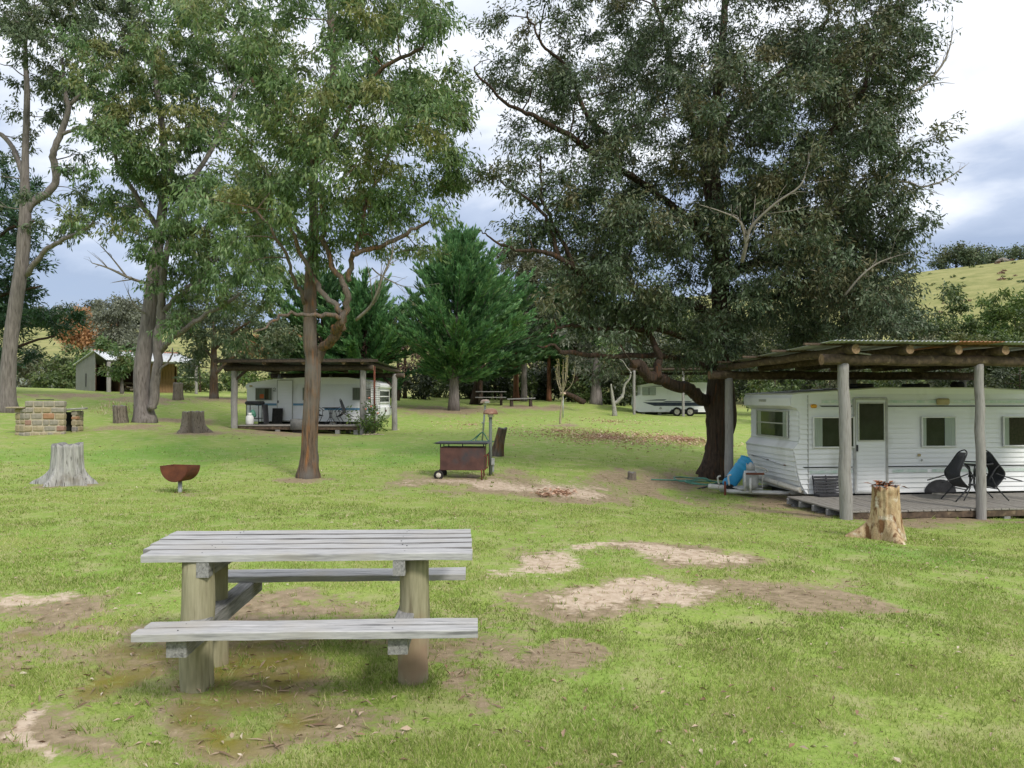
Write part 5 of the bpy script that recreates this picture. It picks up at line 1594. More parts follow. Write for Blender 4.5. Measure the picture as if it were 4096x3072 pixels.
vb = near(.02, 2.2, 0)
DECKZ = -.31
van = thing('caravan', 'old white lap sided caravan with green and black stripes under the near log shelter', 'caravan', (vb.x, vb.y, 0), CY_)
zB, zT = -.29, 1.70
LEN = 6.2
out1 = [(.42, zB), (.36, -.22), (.27, -.05), (.21, .2), (.15, .56), (.13, .60), (.27, .74), (.27, 1.36), (.10, 1.44), (.09, 1.60), (.14, 1.68), (.30, zT), (2.0, zT + .10), (4.2, zT + .10), (LEN, zT), (LEN, zB)]
van_shell(van, out1, 2.25, zB, zT, 0)
roof = link_mesh('roof', [(.12, -.02, 1.69), (.30, -.02, zT + .012), (2.0, -.02, zT + .115), (4.2, -.02, zT + .115), (LEN, -.02, zT + .012), (.12, 2.27, 1.69), (.30, 2.27, zT + .012), (2.0, 2.27, zT + .115), (4.2, 2.27, zT + .115), (LEN, 2.27, zT + .012)],
                 [(0, 1, 6, 5), (1, 2, 7, 6), (2, 3, 8, 7), (3, 4, 9, 8)], M['van_roof'], van)
roof.modifiers.new('solid', 'SOLIDIFY').thickness = .02
cladding('side_cladding', [p for p in out1 if True], 0, zB + .01, zT - .02, .098, .026, M['van_white'], van)
# lapped boards on the nose: lower slope and the window face
V, F = [], []


def nose_boards(pts, pitch, lip):
    """Boards across the width along a polyline of (x, z) on the nose."""
    q = smooth_path(np.array([(a, 0, z_, 0) for a, z_ in pts]), 8)[:, [0, 2]]
    seg = np.concatenate([[0], np.cumsum(np.hypot(*np.diff(q, axis=0).T))])
    nb_ = int(seg[-1] / pitch)
    for i in range(nb_):
        s0, s1 = seg[-1] * i / nb_, seg[-1] * (i + 1) / nb_
        a = (np.interp(s0, seg, q[:, 0]), np.interp(s0, seg, q[:, 1]))
        b_ = (np.interp(s1, seg, q[:, 0]), np.interp(s1, seg, q[:, 1]))
        k = len(V)
        for yy in (.02, 2.23):
            V.extend([(a[0] - lip, yy, a[1]), (b_[0] - .002, yy, b_[1]), (a[0] - .002, yy, a[1])])
        F.extend([(k, k + 3, k + 4, k + 1), (k, k + 2, k + 5, k + 3), (k, k + 1, k + 2), (k + 3, k + 5, k + 4)])


nose_boards([(.42, zB), (.36, -.22), (.27, -.05), (.21, .2), (.15, .55)], .098, .026)
nose_boards([(.268, .75), (.268, 1.05), (.268, 1.355)], .098, .022)
nose_boards([(.098, 1.45), (.088, 1.60)], .075, .010)
link_mesh('front_cladding', V, F, M['van_white'], van)
box('corner_trim', (.022, .016, zT - zB - .05), (.44, -.018, (zT + zB) / 2 - .02), M['trim_grey'], van)
# nose window: two stacked sashes on the recessed face, built facing -x
M['room_green'] = pm('room_green', (0.05, 0.065, 0.03), (0.10, 0.12, 0.05), 3, 0.9, 0)
nw = window(van, -.72, .72, .80, 1.33, 0, ((.02, .14, 'curtain'), (.86, .98, 'curtain')), 'room_green', 'alu', .03, 1.08, 'front_window')
nw.rotation_euler = (0, 0, R(-90))
nw.location = (.228, 1.12, 1.065)
box('name_plate', (.004, .36, .05), (.082, 1.25, 1.55), M['alu'], van)
box('badge', (.006, .24, .05), (.148, 1.3, .49), M['alu'], van, (0, R(8), 0))
tube('wire_rail', [(.14, 1.95, .34), (.13, 1.5, .33), (.13, .9, .28), (.14, .42, .25)], .008, M['galv'], van, 6)
for yy, zz in ((1.95, .34), (1.2, .30), (.42, .25)):
    box('rail_clip', (.03, .07, .02), (.16, yy, zz), M['rust'], van)
# side features (face y = 0, facing the camera)
Y = -.028
window(van, .54, 1.38, .63, 1.22, Y, ((.0, .22, 'curtain'),), frame='trim_white', fw=.03)
door = box('door', (.64, .02, 1.86), (1.74, Y - .004, .66), M['van_white'], van, (0, 0, 0), .004)
for a, b_, c_, e in ((.70, .05, 0, .925), (.05, 1.86, -.335, 0), (.05, 1.86, .335, 0), (.70, .04, 0, -.93)):
    box('frame', (a, .035, b_), (c_, -.006, e), M['trim_grey'], door)
for i in range(12):
    box('door_board', (.58, .012, .068), (0, -.012, -.86 + i * .078), M['van_white'], door, (R(-5), 0, 0), .003)
dwin = window(door, -.27, .27, .10, .84, -.012, (), frame='alu', fw=.02)
box('handle', (.03, .04, .13), (-.30, -.03, -.05), M['black_plastic'], door)
window(van, 2.83, 3.55, .63, 1.22, Y, ((.0, .13, 'curtain'), (.68, .98, 'curtain')), frame='trim_white', fw=.03)
window(van, 4.60, 5.5, .63, 1.22, Y, ((.0, .14, 'curtain'),), 'check', frame='trim_white', fw=.03)
box('marker_lamp', (.13, .05, .07), (.55, Y - .02, 1.44), M['amber'], van, (0, 0, 0), .02)
box('awning_lamp', (.28, .07, .13), (3.28, Y - .03, 1.53), M['lens'], van, (0, 0, 0), .03)
for x0, x1 in ((.72, 1.36), (2.10, LEN)):
    strip('stripe', [(x0, 1.425), (x1, 1.425), (x1, 1.450), (x0 - .05, 1.450)], Y - .003, M['black_line'], van)
    strip('stripe', [(x0, 1.50), (x1, 1.50), (x1, 1.555), (x0, 1.555)], Y - .003, M['green_line'], van)
for x0, x1 in ((.36, 1.36), (2.10, 2.95), (2.95, LEN)):
    strip('stripe', [(x0, .225), (x1, .225), (x1, .248), (x0 - .04, .248)], Y - .003, M['black_line'], van)
    strip('stripe', [(x0 + .1, .12), (x1, .12), (x1, .18), (x0 + .1, .18)], Y - .003, M['green_line'], van)
box('outlet', (.06, .03, .05), (2.77, Y - .01, .46), M['lens'], van)
box('outlet', (.03, .03, .04), (2.83, Y - .01, .36), M['trim_grey'], van)
box('number_plate', (.07, .012, .19), (1.34, Y - .012, .98), M['black_plastic'], van)
# wheel arch and wheel
arch = prism('wheel_arch', [(2.86, zB - .002)] + [(3.22 - .34 * math.cos(math.pi * i / 12), zB + .26 * math.sin(math.pi * i / 12)) for i in range(13)] + [(3.58, zB - .002)], .012, M['black_plastic'], van, 'y', Y - .012)
wheel(van, 3.20, zB - .10, .30, .06)
for x in (1.05, 2.3):
    box('roof_vent', (.42, .40, .09), (x + .9, .7, zT + .15), M['black_plastic'], van, (0, 0, 0), .03)
box('roof_vent', (.2, .3, .14), (4.15, .7, zT + .17), M['black_plastic'], van, (0, 0, 0), .05)
# tow frame
gh = gz(near(-.9, 3.3, 0).x, near(-.9, 3.3, 0).y)
for sgn in (-1, 1):
    tube('drawbar', [(.75, 1.12 + sgn * .78, -.33), (-.86, 1.12 + sgn * .10, -.33)], .046, M['paint_chipped'], van, 4, straight=True)
box('coupling', (.34, .12, .10), (-.98, 1.12, -.25), M['paint_chipped'], van, (0, R(6), 0), .03)
lathe('coupling_ball', [(0, .06), (.04, .05), (.055, 0), (.04, -.04), (0, -.05)], M['paint_chipped'], van, (-1.12, 1.12, -.24), 14)
tube('brake_lever', [(-.95, 1.08, -.2), (-.99, 1.05, -.05), (-.93, 1.05, -.01)], .018, M['paint_chipped'], van, 6)
tube('brake_lever', [(-.72, 1.1, -.22), (-.74, 1.1, -.03), (-.68, 1.1, .0)], .02, M['paint_chipped'], van, 6)
box('drawbar_plate', (.5, .6, .02), (-.35, 1.12, -.272), M['paint_chipped'], van)
tube('jockey_post', [(-.86, .98, -.12), (-.86, .98, -.62)], .025, M['rust'], van, 8, straight=True)
tube('brace_bar', [(-.55, .70, .12), (-.55, .70, -.3)], .022, M['paint_chipped'], van, 6, straight=True)
tube('brace_bar', [(-.45, .66, -.02), (-.45, .66, -.34)], .028, M['paint_chipped'], van, 6, straight=True)
box('bottle_clamp', (.36, .05, .04), (-.36, .64, .06), M['rust'], van, (0, 0, R(-12)))
tube('waste_pipe', [(-.12, 1.55, -.04), (.30, .02, -.21)], .05, M['pvc'], van, 16, straight=True)
for s in (.3, .62):
    tube('pipe_strap', [(-.12 + .42 * (s - .006), 1.55 - 1.53 * (s - .006), -.04 - .17 * (s - .006)), (-.12 + .42 * (s + .006), 1.55 - 1.53 * (s + .006), -.04 - .17 * (s + .006))], .054, M['galv'], van, 16, straight=True)
tube('brake_cable', [(-.5, .9, -.42), (0, .7, -.47), (.7, .5, -.46)], .008, M['dead_wood'], van, 5)
tube('support_leg', [(.9, .3, -.3), (.9, .3, -.62)], .03, M['rust'], van, 6, straight=True)
box('chassis', (5.4, 1.3, .10), (3.2, 1.1, -.36), M['black_steel'], van)

# gas bottle on the drawbar
gp = near(.02 - .36, 2.2 + .86, -.262)
gb = thing('gas_bottle', 'grey gas bottle strapped on the drawbar of the near caravan', 'gas bottle', gp)
lathe('cylinder', [(0, 0), (.10, 0), (.11, .02), (.145, .04), (.155, .10), (.155, .25), (.145, .31), (.11, .36), (.06, .385), (0, .39)], M['gas_grey'], gb, sides=24)
V, F = [], []
for i in range(15):
    a = R(-20) + R(250) * i / 14
    hh = .52 + (.03 * math.sin(i * 1.1) if 3 < i < 12 else 0)
    for zz in (.37, hh):
        V.append((.085 * math.cos(a), .085 * math.sin(a), zz))
F = [(2 * i, 2 * i + 2, 2 * i + 3, 2 * i + 1) for i in range(14)]
c_ = link_mesh('collar', V, F, M['gas_grey'], gb, True)
c_.rotation_euler = (0, 0, R(150))
c_.modifiers.new('solid', 'SOLIDIFY').thickness = .008
lathe('valve', [(0, .50), (.02, .5), (.02, .39), (.03, .38)], M['lens'], gb, sides=10)
tube('gas_hose', [(.02, 0, .47), (.16, -.02, .44), (.30, -.03, .40), (.34, 0, .34), (.27, .02, .33), (.25, .02, .2), (.24, 0, .0)], .011, M['pvc'], gb, 6)
# blue wheeled waste tank lying against the nose
bq = near(-.36, 3.55, gz(near(-.36, 3.55, 0).x, near(-.36, 3.55, 0).y))
bl = thing('waste_water_tank', 'bright blue ribbed plastic tank tipped against the caravan nose', 'water tank', bq, R(-12))
V, F = [], []
nseg = 24
for i in range(nseg + 1):
    t = i / nseg
    w_, h_ = .17, .145
    rib = 1.0
    for c0 in (.66, .79, .92):
        rib += .10 * math.exp(-((t - c0) / .028) ** 2)
    e = min(1, (t / .10) ** .5 if t < .10 else 1, ((1 - t) / .07) ** .5 if t > .93 else 1)
    e = max(e, .05)
    for j in range(20):
        a = 2 * math.pi * j / 20
        ca, sa = math.cos(a), math.sin(a)
        V.append((w_ * rib * e * math.copysign(abs(ca) ** .6, ca), h_ * rib * e * math.copysign(abs(sa) ** .6, sa), t * .98))
F = [(i * 20 + j, i * 20 + (j + 1) % 20, (i + 1) * 20 + (j + 1) % 20, (i + 1) * 20 + j) for i in range(nseg) for j in range(20)]
bo = link_mesh('tank', V, F, M['blue_plastic'], bl, True)
bo.location, bo.rotation_euler = (-.30, 0, .08), (R(0), R(36), 0)
bo.scale = (.85, .85, .85)
box('grip', (.02, .20, .06), (-.165, 0, .25), M['black_plastic'], bo, (0, 0, 0), .01)
box('spout', (.06, .08, .06), (.17, -.02, .5), M['pvc'], bo, (0, 0, 0), .01)
lathe('wheel', [(0, -.03), (.09, -.03), (.10, 0), (.09, .03), (0, .03)], M['rubber'], bl, (-.22, -.17, .10), 18, (R(90), 0, 0))
lathe('wheel', [(0, -.03), (.09, -.03), (.10, 0), (.09, .03), (0, .03)], M['rubber'], bl, (-.22, .17, .10), 18, (R(90), 0, 0))
tube('pull_handle', [(-.2, 0, .2), (-.5, .0, .17), (-.9, 0, .05)], .02, M['black_plastic'], bl, 6, straight=True)

# --- near deck, board by board
dk = thing('deck', 'weathered grey board deck in front of the near caravan', 'deck', (o1.x, o1.y, 0), CY_)
nbd, bw = 42, .138
for i in range(nbd):
    x = -.02 + i * (bw + .007)
    rs = random.Random(i)
    box('deck_board', (bw, 2.06 + .01 * (i % 3), .03), (x + bw / 2, 1.06 + rs.uniform(-.008, .008), DECKZ - .015 + rs.uniform(-.003, .003)), M['deck'], dk, (0, rs.uniform(-.008, .008), 0), .004)
box('front_joist', (6.0, .045, .11), (2.95, .06, DECKZ - .087), M['log_brown'], dk)
for y in (.55, 1.05, 1.55, 2.03):
    box('joist', (6.0, .07, .11), (2.95, y, DECKZ - .087), M['timber_bearer'], dk)
for x in (.1, 1.55, 3.0, 4.5):
    for y in (.10, 1.05, 2.0):
        q = near(x, y, 0)
        g_ = gz(q.x, q.y)
        box('stump_support', (.12, .12, max(.08, DECKZ - .14 - g_ + .1)), (x, y, (DECKZ - .142 + g_ - .1) / 2), M['timber_bearer'], dk)

# --- near shelter: round posts, log beams and rafters, corrugated iron
sh = thing('log_shelter', 'rough log shelter with a corrugated iron roof over the near caravan', 'shelter', (o1.x, o1.y, 0), CY_)
zf, zr = 2.245, 2.10
for i, (u, v, r0, r1) in enumerate(((0, 0, .108, .090), (2.46, -.02, .084, .072), (4.95, 0, .09, .08), (-.35, 4.15, .10, .085), (2.6, 4.2, .09, .08), (5.2, 4.2, .09, .08))):
    q = near(u, v, 0)
    g_ = gz(q.x, q.y)
    log_part('post', (u, v, g_ - .3), (u + random.uniform(-.03, .05), v, (zf if v < 1 else zr) - .06), r0, M['post_grey'], M['endgrain'], sh, 40 + i, 18, r1 / r0)
log_part('beam', (-.43, -.02, zf), (5.6, -.02, zf - .02), .092, M['log_brown'], M['log_end'], sh, 51, 16)
log_part('beam', (-.80, 4.15, zr), (5.6, 4.15, zr), .095, M['log_brown'], M['log_end'], sh, 52, 16)
box('wedge_plate', (.32, .16, .025), (.26, -.03, zf + .102), M['concrete'], sh, (0, R(6), R(8)))
for i, u in enumerate((.02, .98, 1.86, 2.72, 3.7, 4.7)):
    log_part('rafter', (u + .02, -.28, zf + .165), (u - .42, 4.55, zr + .165), .078, M['log_brown'], M['log_end'], sh, 60 + i, 14)
for v in (.05, 1.3, 2.6, 3.9):
    box('purlin', (6.4, .07, .04), (2.5, v, zf + .264 - (zf - zr) * v / 4.3), M['log_brown'], sh)
zs = zf + .30
for i, (x0, x1, mt) in enumerate(((-.42, 1.8, 'roof_steel'), (1.8, 2.62, 'roof_rust'), (2.62, 5.9, 'roof_steel'))):
    o = sheet('roof_sheet', x0, x1, -.42, 4.75, zs, .076, .010, M[mt], sh, -(zf - zr) * 1.25)


# --- chairs and table on the deck
def patio_chair(label, loc, rz, tip, group=None):
    """Black sling chair; tip rolls it forward over its front feet towards a table."""
    root = thing('patio_chair', label, 'chair', loc, rz, group)
    mt = Matrix.Rotation(tip, 4, 'Y')
    # upright local shape facing +x: seat at .42, back rising at the rear
    pv = Vector((.24, 0, 0.0))
    mt = mt @ Matrix.Scale(.86, 4)

    def T(p):
        return mt @ (Vector(p) - pv) + Vector((0, 0, .012))
    for s in (-1, 1):
        y = .24 * s
        tube('leg', [T((-.02, y, .60)), T((-.10, y, .40)), (T((-.28, y, .02)))], .012, M['black_steel'], root, 7, sub=4)
        tube('leg', [T((.10, y, .63)), T((.20, y, .40)), T((.24, y, .0))], .012, M['black_steel'], root, 7, sub=4)
        tube('armrest', [T((-.20, y, .66)), T((-.05, y, .67)), T((.17, y, .64))], .013, M['black_steel'], root, 7)
    pr = [(.24, .43), (.10, .405), (-.08, .41), (-.17, .47), (-.22, .62), (-.28, .80), (-.32, .92)]
    V, F = [], []
    n_ = len(pr)
    for i, (a, b_) in enumerate(pr):
        hw = .23 if i < 4 else .23 - .035 * (i - 3) - (.02 if i == n_ - 1 else 0)
        for s in np.linspace(-1, 1, 7):
            V.append(T((a - .02 * (1 - s * s), hw * s, b_ - .015 * (1 - s * s))))
    F = [(i * 7 + j, i * 7 + j + 1, (i + 1) * 7 + j + 1, (i + 1) * 7 + j) for i in range(n_ - 1) for j in range(6)]
    sl = link_mesh('sling', V, F, M['sling'], root, True)
    sl.modifiers.new('solid', 'SOLIDIFY').thickness = .006
    left = [T((a, (.24 if i < 4 else .24 - .035 * (i - 3)), b_)) for i, (a, b_) in enumerate(pr)]
    right = [T((a, -(.24 if i < 4 else .24 - .035 * (i - 3)), b_)) for i, (a, b_) in enumerate(pr)]
    topm = T((-.34, 0, .99))
    tube('frame', [right[0]] + right + [topm] + left[::-1] + [left[0]], .012, M['black_steel'], root, 7, sub=3)
    tube('crossbar', [T((.2, -.24, .34)), T((.2, .24, .34))], .010, M['black_steel'], root, 6, straight=True)
    return root


def patio_table(label, loc, r=.33, h=.70):
    root = thing('patio_table', label, 'table', loc)
    lathe('table_top', [(0, h), (r, h), (r + .012, h - .008), (r, h - .018), (0, h - .012)], M['glass_top'], root, sides=32)
    lathe('rim', [(r - .005, h + .004), (r + .016, h + .004), (r + .016, h - .024), (r - .005, h - .024)], M['black_steel'], root, sides=32)
    for k in range(4):
        a = k * math.pi / 2 + .5
        ca, sa = math.cos(a), math.sin(a)
        tube('leg', [(ca * .27, sa * .27, h - .02), (ca * .10, sa * .10, h - .06), (ca * .055, sa * .055, h - .2), (ca * .05, sa * .05, .30), (ca * .10, sa * .10, .18), (ca * .26, sa * .26, .0)], .011, M['black_steel'], root, 7)
    lathe('collar', [(.06, .46), (.066, .46), (.066, .43), (.06, .43)], M['black_steel'], root, sides=16)
    lathe('collar', [(.06, .30), (.066, .30), (.066, .27), (.06, .27)], M['black_steel'], root, sides=16)
    return root


M['glass_top'] = glass_mat('glass_top', (0.35, 0.42, 0.40), 0.35)
q = near(4.24 - .55, 1.10, DECKZ)
q = near(3.17, 1.15, DECKZ)
patio_table('small round glass patio table on the near deck', q)
q = near(3.17 - .52, 1.10, DECKZ)
patio_chair('black sling chair tipped against the glass table, nearer the caravan door', q, CY_, R(50))
q = near(3.17 + .54, 1.10, DECKZ)
patio_chair('black sling chair tipped against the glass table, farther from the caravan door', q, CY_ + math.pi, R(50))
# black slatted crate leaning by the door
q = near(.80, 1.98, DECKZ)
cr_ = thing('plastic_crate', 'black slatted plastic crate standing on deck boards against the caravan', 'crate', q, CY_)
for i in range(7):
    box('slat', (.56, .02, .042), (0, .10, .03 + i * .056), M['black_plastic'], cr_, (R(-14), 0, 0), .004)
for x in (-.27, 0, .27):
    box('upright', (.025, .02, .40), (x, .12, .20), M['black_plastic'], cr_, (R(-14), 0, 0), .004)
box('tray', (.60, .22, .05), (.02, .0, .03), M['black_plastic'], cr_, (0, 0, 0), .008)

# ------------------------------------------------------------------ caravan with the blue band and its shelter
Y2 = R(-5)
o2 = P(363, 435, 29.7)
u2, v2 = Vector((math.cos(Y2), math.sin(Y2), 0)), Vector((-math.sin(Y2), math.cos(Y2), 0))


def blue(u, v, z):
    q = Vector((o2.x, o2.y, 0)) + u2 * u + v2 * v
    return Vector((q.x, q.y, z))


s2 = thing('log_shelter', 'dark roofed pole shelter over the caravan with a blue band', 'shelter', (o2.x, o2.y, 0), Y2)
ztop2 = 2.72
for i, (u, v) in enumerate(((0, 0), (-4.95, 0), (.30, 3.7), (-4.6, 3.7), (-2.4, 3.7))):
    q = blue(u, v, 0)
    log_part('post', (u, v, gz(q.x, q.y) - .3), (u, v, ztop2 - (0 if v < 1 else .12)), .125, M['post_grey'], M['endgrain'], s2, 80 + i, 14, .9)
log_part('beam', (-5.3, -.05, ztop2), (.40, -.05, ztop2), .11, M['log_dark'], M['log_end'], s2, 90, 12)
log_part('beam', (-5.0, 3.7, ztop2 - .18), (.72, 3.7, ztop2 - .18), .10, M['log_dark'], M['log_end'], s2, 91, 12)
for i, u in enumerate((-5.1, -3.6, -2.1, -.6, .1)):
    log_part('rafter', (u, -.5, ztop2 + .19), (u + .25, 4.1, ztop2 + .0), .085, M['log_dark'], M['log_end'], s2, 92 + i, 10)
sheet('roof_sheet', -5.55, .45, -.55, 4.3, ztop2 + .32, .076, .010, M['roof_dark'], s2, -.22)
box('fascia', (6.2, .03, .10), (-2.4, -.56, ztop2 + .24), M['log_dark'], s2)
tube('downpipe', [(.42, .02, .3), (.42, .02, ztop2 + .05)], .04, M['rust'], s2, 10, straight=True)
tube('brace', [(-4.95, 0, 2.25), (-4.45, 0, 2.66)], .05, M['log_dark'], s2, 7, straight=True)
tube('brace', [(.30, 3.7, 2.0), (-.2, 3.7, 2.5)], .05, M['log_dark'], s2, 7, straight=True)
# deck
DZ2 = .575
d2 = thing('deck', 'low boarded deck on short stumps along the blue banded caravan', 'deck', (o2.x, o2.y, 0), Y2)
for i in range(12):
    box('deck_board', (4.92, .125, .035), (-2.45, .12 + i * .133, DZ2 - .018), M['deck'], d2)
box('front_joist', (4.85, .05, .13), (-2.45, .12, DZ2 - .10), M['log_brown'], d2)
for x in (-4.6, -3.3, -1.0, -.3):
    for y in (.14, 1.5):
        q = blue(x, y, 0)
        g_ = gz(q.x, q.y)
        box('stump_support', (.16, .16, max(.1, DZ2 - .17 - g_ + .1)), (x, y, (DZ2 - .168 + g_ - .1) / 2), M['timber_bearer'], d2)
# body
vq = blue(.0, 1.95, 0)
v2n = thing('caravan', 'white caravan with a blue band and rounded end under the dark roofed shelter', 'caravan', (vq.x, vq.y, 0), Y2)
zB, zT = .66, 2.36
out2 = [(-5.30, zB), (-5.30, 1.95), (-5.36, 2.0), (-5.36, 2.12), (-5.25, 2.20), (-4.2, 2.36), (-3.0, zT + .06), (-1.2, zT + .06), (-.35, 2.30), (.02, 2.20), (.12, 2.12), (.12, 2.03), (.02, 1.96), (.02, 1.30), (.09, 1.22), (.09, .90), (-.02, .74), (-.15, zB)]
van_shell(v2n, out2, 2.1, zB, zT, 0)
cladding('side_cladding', [(a, c_) for a, c_ in out2], 0, zB + .01, 2.15, .105, .026, M['van_white'], v2n)
Y = -.028


def note(root):
    box('orange_notice', (.17, .003, .17), (-.08, -.0165, -.09), M['orange_sheet'], root, (0, 0, 0), 0)


window(v2n, -4.92, -4.25, 1.52, 2.00, Y, ((.80, .97, 'curtain_dark'), (.03, .55, 'curtain_dark')), frame='trim_grey', extra=note)
door = box('door', (.62, .02, 1.62), (-3.72, Y - .004, 1.50), M['van_white'], v2n, (0, 0, 0), .004)
for a, b_, c_, e in ((.64, .03, 0, .81), (.03, 1.62, -.31, 0), (.03, 1.62, .31, 0), (.64, .03, 0, -.81)):
    box('frame', (a, .025, b_), (c_, -.004, e), M['trim_grey'], door)
for i in range(13):
    box('door_board', (.56, .01, .095), (0, -.012, -.72 + i * .112), M['van_white'], door, (R(-5), 0, 0), .003)
box('handle', (.04, .04, .10), (-.27, -.03, -.05), M['black_plastic'], door)
window(v2n, -2.98, -2.30, 1.52, 2.00, Y, ((.03, .97, 'curtain_dark'),), frame='trim_grey')
window(v2n, -.95, -.22, 1.52, 2.00, Y, ((.03, .70, 'curtain_dark'), (.72, .97, 'curtain_dark')), frame='trim_grey')
strip('stripe', [(-5.15, 1.385), (-4.9, 1.30), (-4.06, 1.30), (-4.06, 1.385)], Y - .003, M['blue_line'], v2n)
strip('stripe', [(-3.38, 1.30), (-2.3, 1.30), (-2.3, 1.385), (-3.38, 1.385)], Y - .003, M['blue_line'], v2n)
strip('stripe', [(-2.1, 1.12), (-.05, 1.12), (-.05, 1.205), (-2.1, 1.205)], Y - .003, M['blue_line'], v2n)
# the number 2 beside the window
tube('number', [(-4.20, Y - .006, 1.97), (-4.15, Y - .006, 2.0), (-4.10, Y - .006, 1.97), (-4.13, Y - .006, 1.93), (-4.20, Y - .006, 1.88), (-4.15, Y - .006, 1.875), (-4.07, Y - .006, 1.88)], .009, M['black_plastic'], v2n, 5)
box('marker_lamp', (.13, .04, .07), (-5.12, Y - .02, 2.08), M['lens'], v2n, (0, 0, 0), .02)
wheel(v2n, -1.75, .50, .30, .08)
box('chassis', (4.8, 1.2, .10), (-2.6, 1.0, .58), M['black_steel'], v2n)
# round white end: window and lights on the face looking along +x
ew = window(v2n, -.80, .80, 1.42, 1.90, 0, ((.02, .98, 'curtain_dark'),), 'dark_inside', 'trim_white', .05, 1.66, 'end_window')
ew.rotation_euler = (0, 0, R(90))
ew.location = (.035, 1.05, 1.66)
for y, z, s in ((.12, 1.20, .07), (1.98, 1.20, .07), (1.15, 1.08, .10)):
    box('tail_lamp', (.03, s, s * .8), (.10, y, z), M['rust'], v2n)
box('number_plate', (.012, .08, .22), (.10, 1.0, 1.10), M['black_plastic'], v2n)
# lattice screen between post and caravan end
la = thing('lattice_screen', 'grey wooden lattice screen beside the round caravan end', 'screen', (blue(.06, .2, 0).x, blue(.06, .2, 0).y, 0), Y2 + R(70))
for i in range(8):
    box('lath', (.02, .008, 1.72), (.05 + i * .12, 0, 1.42), M['timber_bearer'], la)
for i in range(20):
    box('lath', (.95, .008, .02), (.47, .012, .60 + i * .085), M['timber_bearer'], la)
# things on that deck
q = blue(-1.55, 1.0, DZ2)
patio_table('small round patio table on the deck of the blue banded caravan', q, .32, .66)
q = blue(-1.55 + .5, 1.0, DZ2)
patio_chair('black chair leaning on the small table, right beside the rose bush post', q, Y2 + math.pi, R(38))
q = blue(-1.55 - .55, 1.0, DZ2)
patio_chair('black chair leaning on the small table, half behind the reddish gum', q, Y2, R(30))
q = blue(-4.45, .95, DZ2)
bb = thing('gas_barbecue', 'black gas barbecue with a side shelf at the deck end', 'barbecue', q, Y2)
box('hood', (.66, .42, .15), (-.1, 0, .83), M['black_steel'], bb, (0, 0, 0), .05)
box('cart_side', (.05, .42, .76), (.34, 0, .40), M['black_plastic'], bb, (0, R(-4), 0))
for x in (-.36, .12):
    for y in (-.17, .17):
        tube('leg', [(x, y, 0), (x, y, .78)], .018, M['black_steel'], bb, 6, straight=True)
box('shelf', (.55, .38, .03), (-.12, 0, .24), M['black_steel'], bb)
q = blue(-4.6, .6, DZ2)
g2 = thing('gas_bottle', 'small pale gas bottle under the black gas barbecue', 'gas bottle', q)
lathe('cylinder', [(0, 0), (.12, 0), (.15, .05), (.15, .28), (.11, .35), (.05, .37), (0, .38)], M['trim_white'], g2, sides=18)
lathe('collar', [(.07, .35), (.075, .35), (.075, .46), (.07, .46)], M['trim_white'], g2, sides=14)
q = blue(-4.55, .75, DZ2 + .27)
bg_ = thing('cloth_bag', 'teal cloth bundle lying on the barbecue shelf', 'bag', q, Y2)
lathe('bundle', [(0, 0), (.10, .01), (.14, .08), (.11, .2), (.05, .3), (0, .32)], M['hose'], bg_, sides=12)
box('strap', (.18, .02, .04), (0, -.10, .12), M['black_plastic'], bg_)
q = blue(-3.95, 1.72, DZ2)
tag(box('rubber_mat', (.42, .04, .62), (q.x, q.y, q.z + .31), M['rubber'], None, (R(-8), 0, Y2)), 'dark rubber mat propped against the caravan beside its door', 'mat')
q = blue(-2.35, -.28, 0)
M['planter'] = pm('planter', (0.10, 0.10, 0.10), (0.17, 0.17, 0.165), 9, 0.8, 0.1)
pl = thing('planter', 'grey half drum planter standing before the low deck', 'planter', (q.x, q.y, gz(q.x, q.y)), Y2)
lathe('tub', [(0, .12), (.24, .12), (.30, .14), (.31, .50), (.29, .52), (.27, .50), (.26, .40), (0, .38)], M['planter'], pl, sides=22)
lathe('foot', [(0, -.05), (.22, -.05), (.20, .13), (0, .13)], M['rubber'], pl, sides=18)
q = blue(.42, -.12, 0)
q = Vector((q.x, q.y, gz(q.x, q.y)))
rb_ = thing('rose_bush', 'leafy green rose bush with pink blooms at the shelter corner post', 'bush', q)
r_ = np.random.default_rng(8)
geo = []
tp, td = [], []
for i in range(16):
    e = np.array([r_.normal(0, .38), r_.normal(0, .3), r_.uniform(.35, .9)])
    if i < 4:
        e = np.array([r_.normal(-.1, .15), r_.normal(0, .1), r_.uniform(1.0, 1.5)])
    qq = smooth_path(np.array([[0, 0, -.05], e * [.4, .4, .5], e]), 3)
    geo.append(tube_geo(qq, np.linspace(.015, .006, len(qq)), 4, cap=False))
    for j in range(6):
        tp.append(e * r_.uniform(.45, 1.0))
        td.append(r_.normal(0, .17, 3))
V, F = merge_geo(geo)
link_mesh('stems', V, F, M['bark_grey'], rb_, True)
crown_mesh(rb_, np.array(tp), np.array(td), 10, .10, .06, .05, .2, M['leaf_bright'], name='foliage', seed=3)
M['pink'] = pm('pink', (0.55, 0.14, 0.12), (0.70, 0.28, 0.22), 9, 0.7, 0)
for i, (a, c_, e) in enumerate(((-.14, -.1, 1.36), (-.05, -.2, 1.05), (.2, -.2, .8), (-.25, -.15, .95))):
    lathe('flower', [(0, -.03), (.03, -.02), (.045, .01), (.03, .035), (0, .03)], M['pink'], rb_, (a, c_, e), 8)
q = blue(.45, -.55, 0)
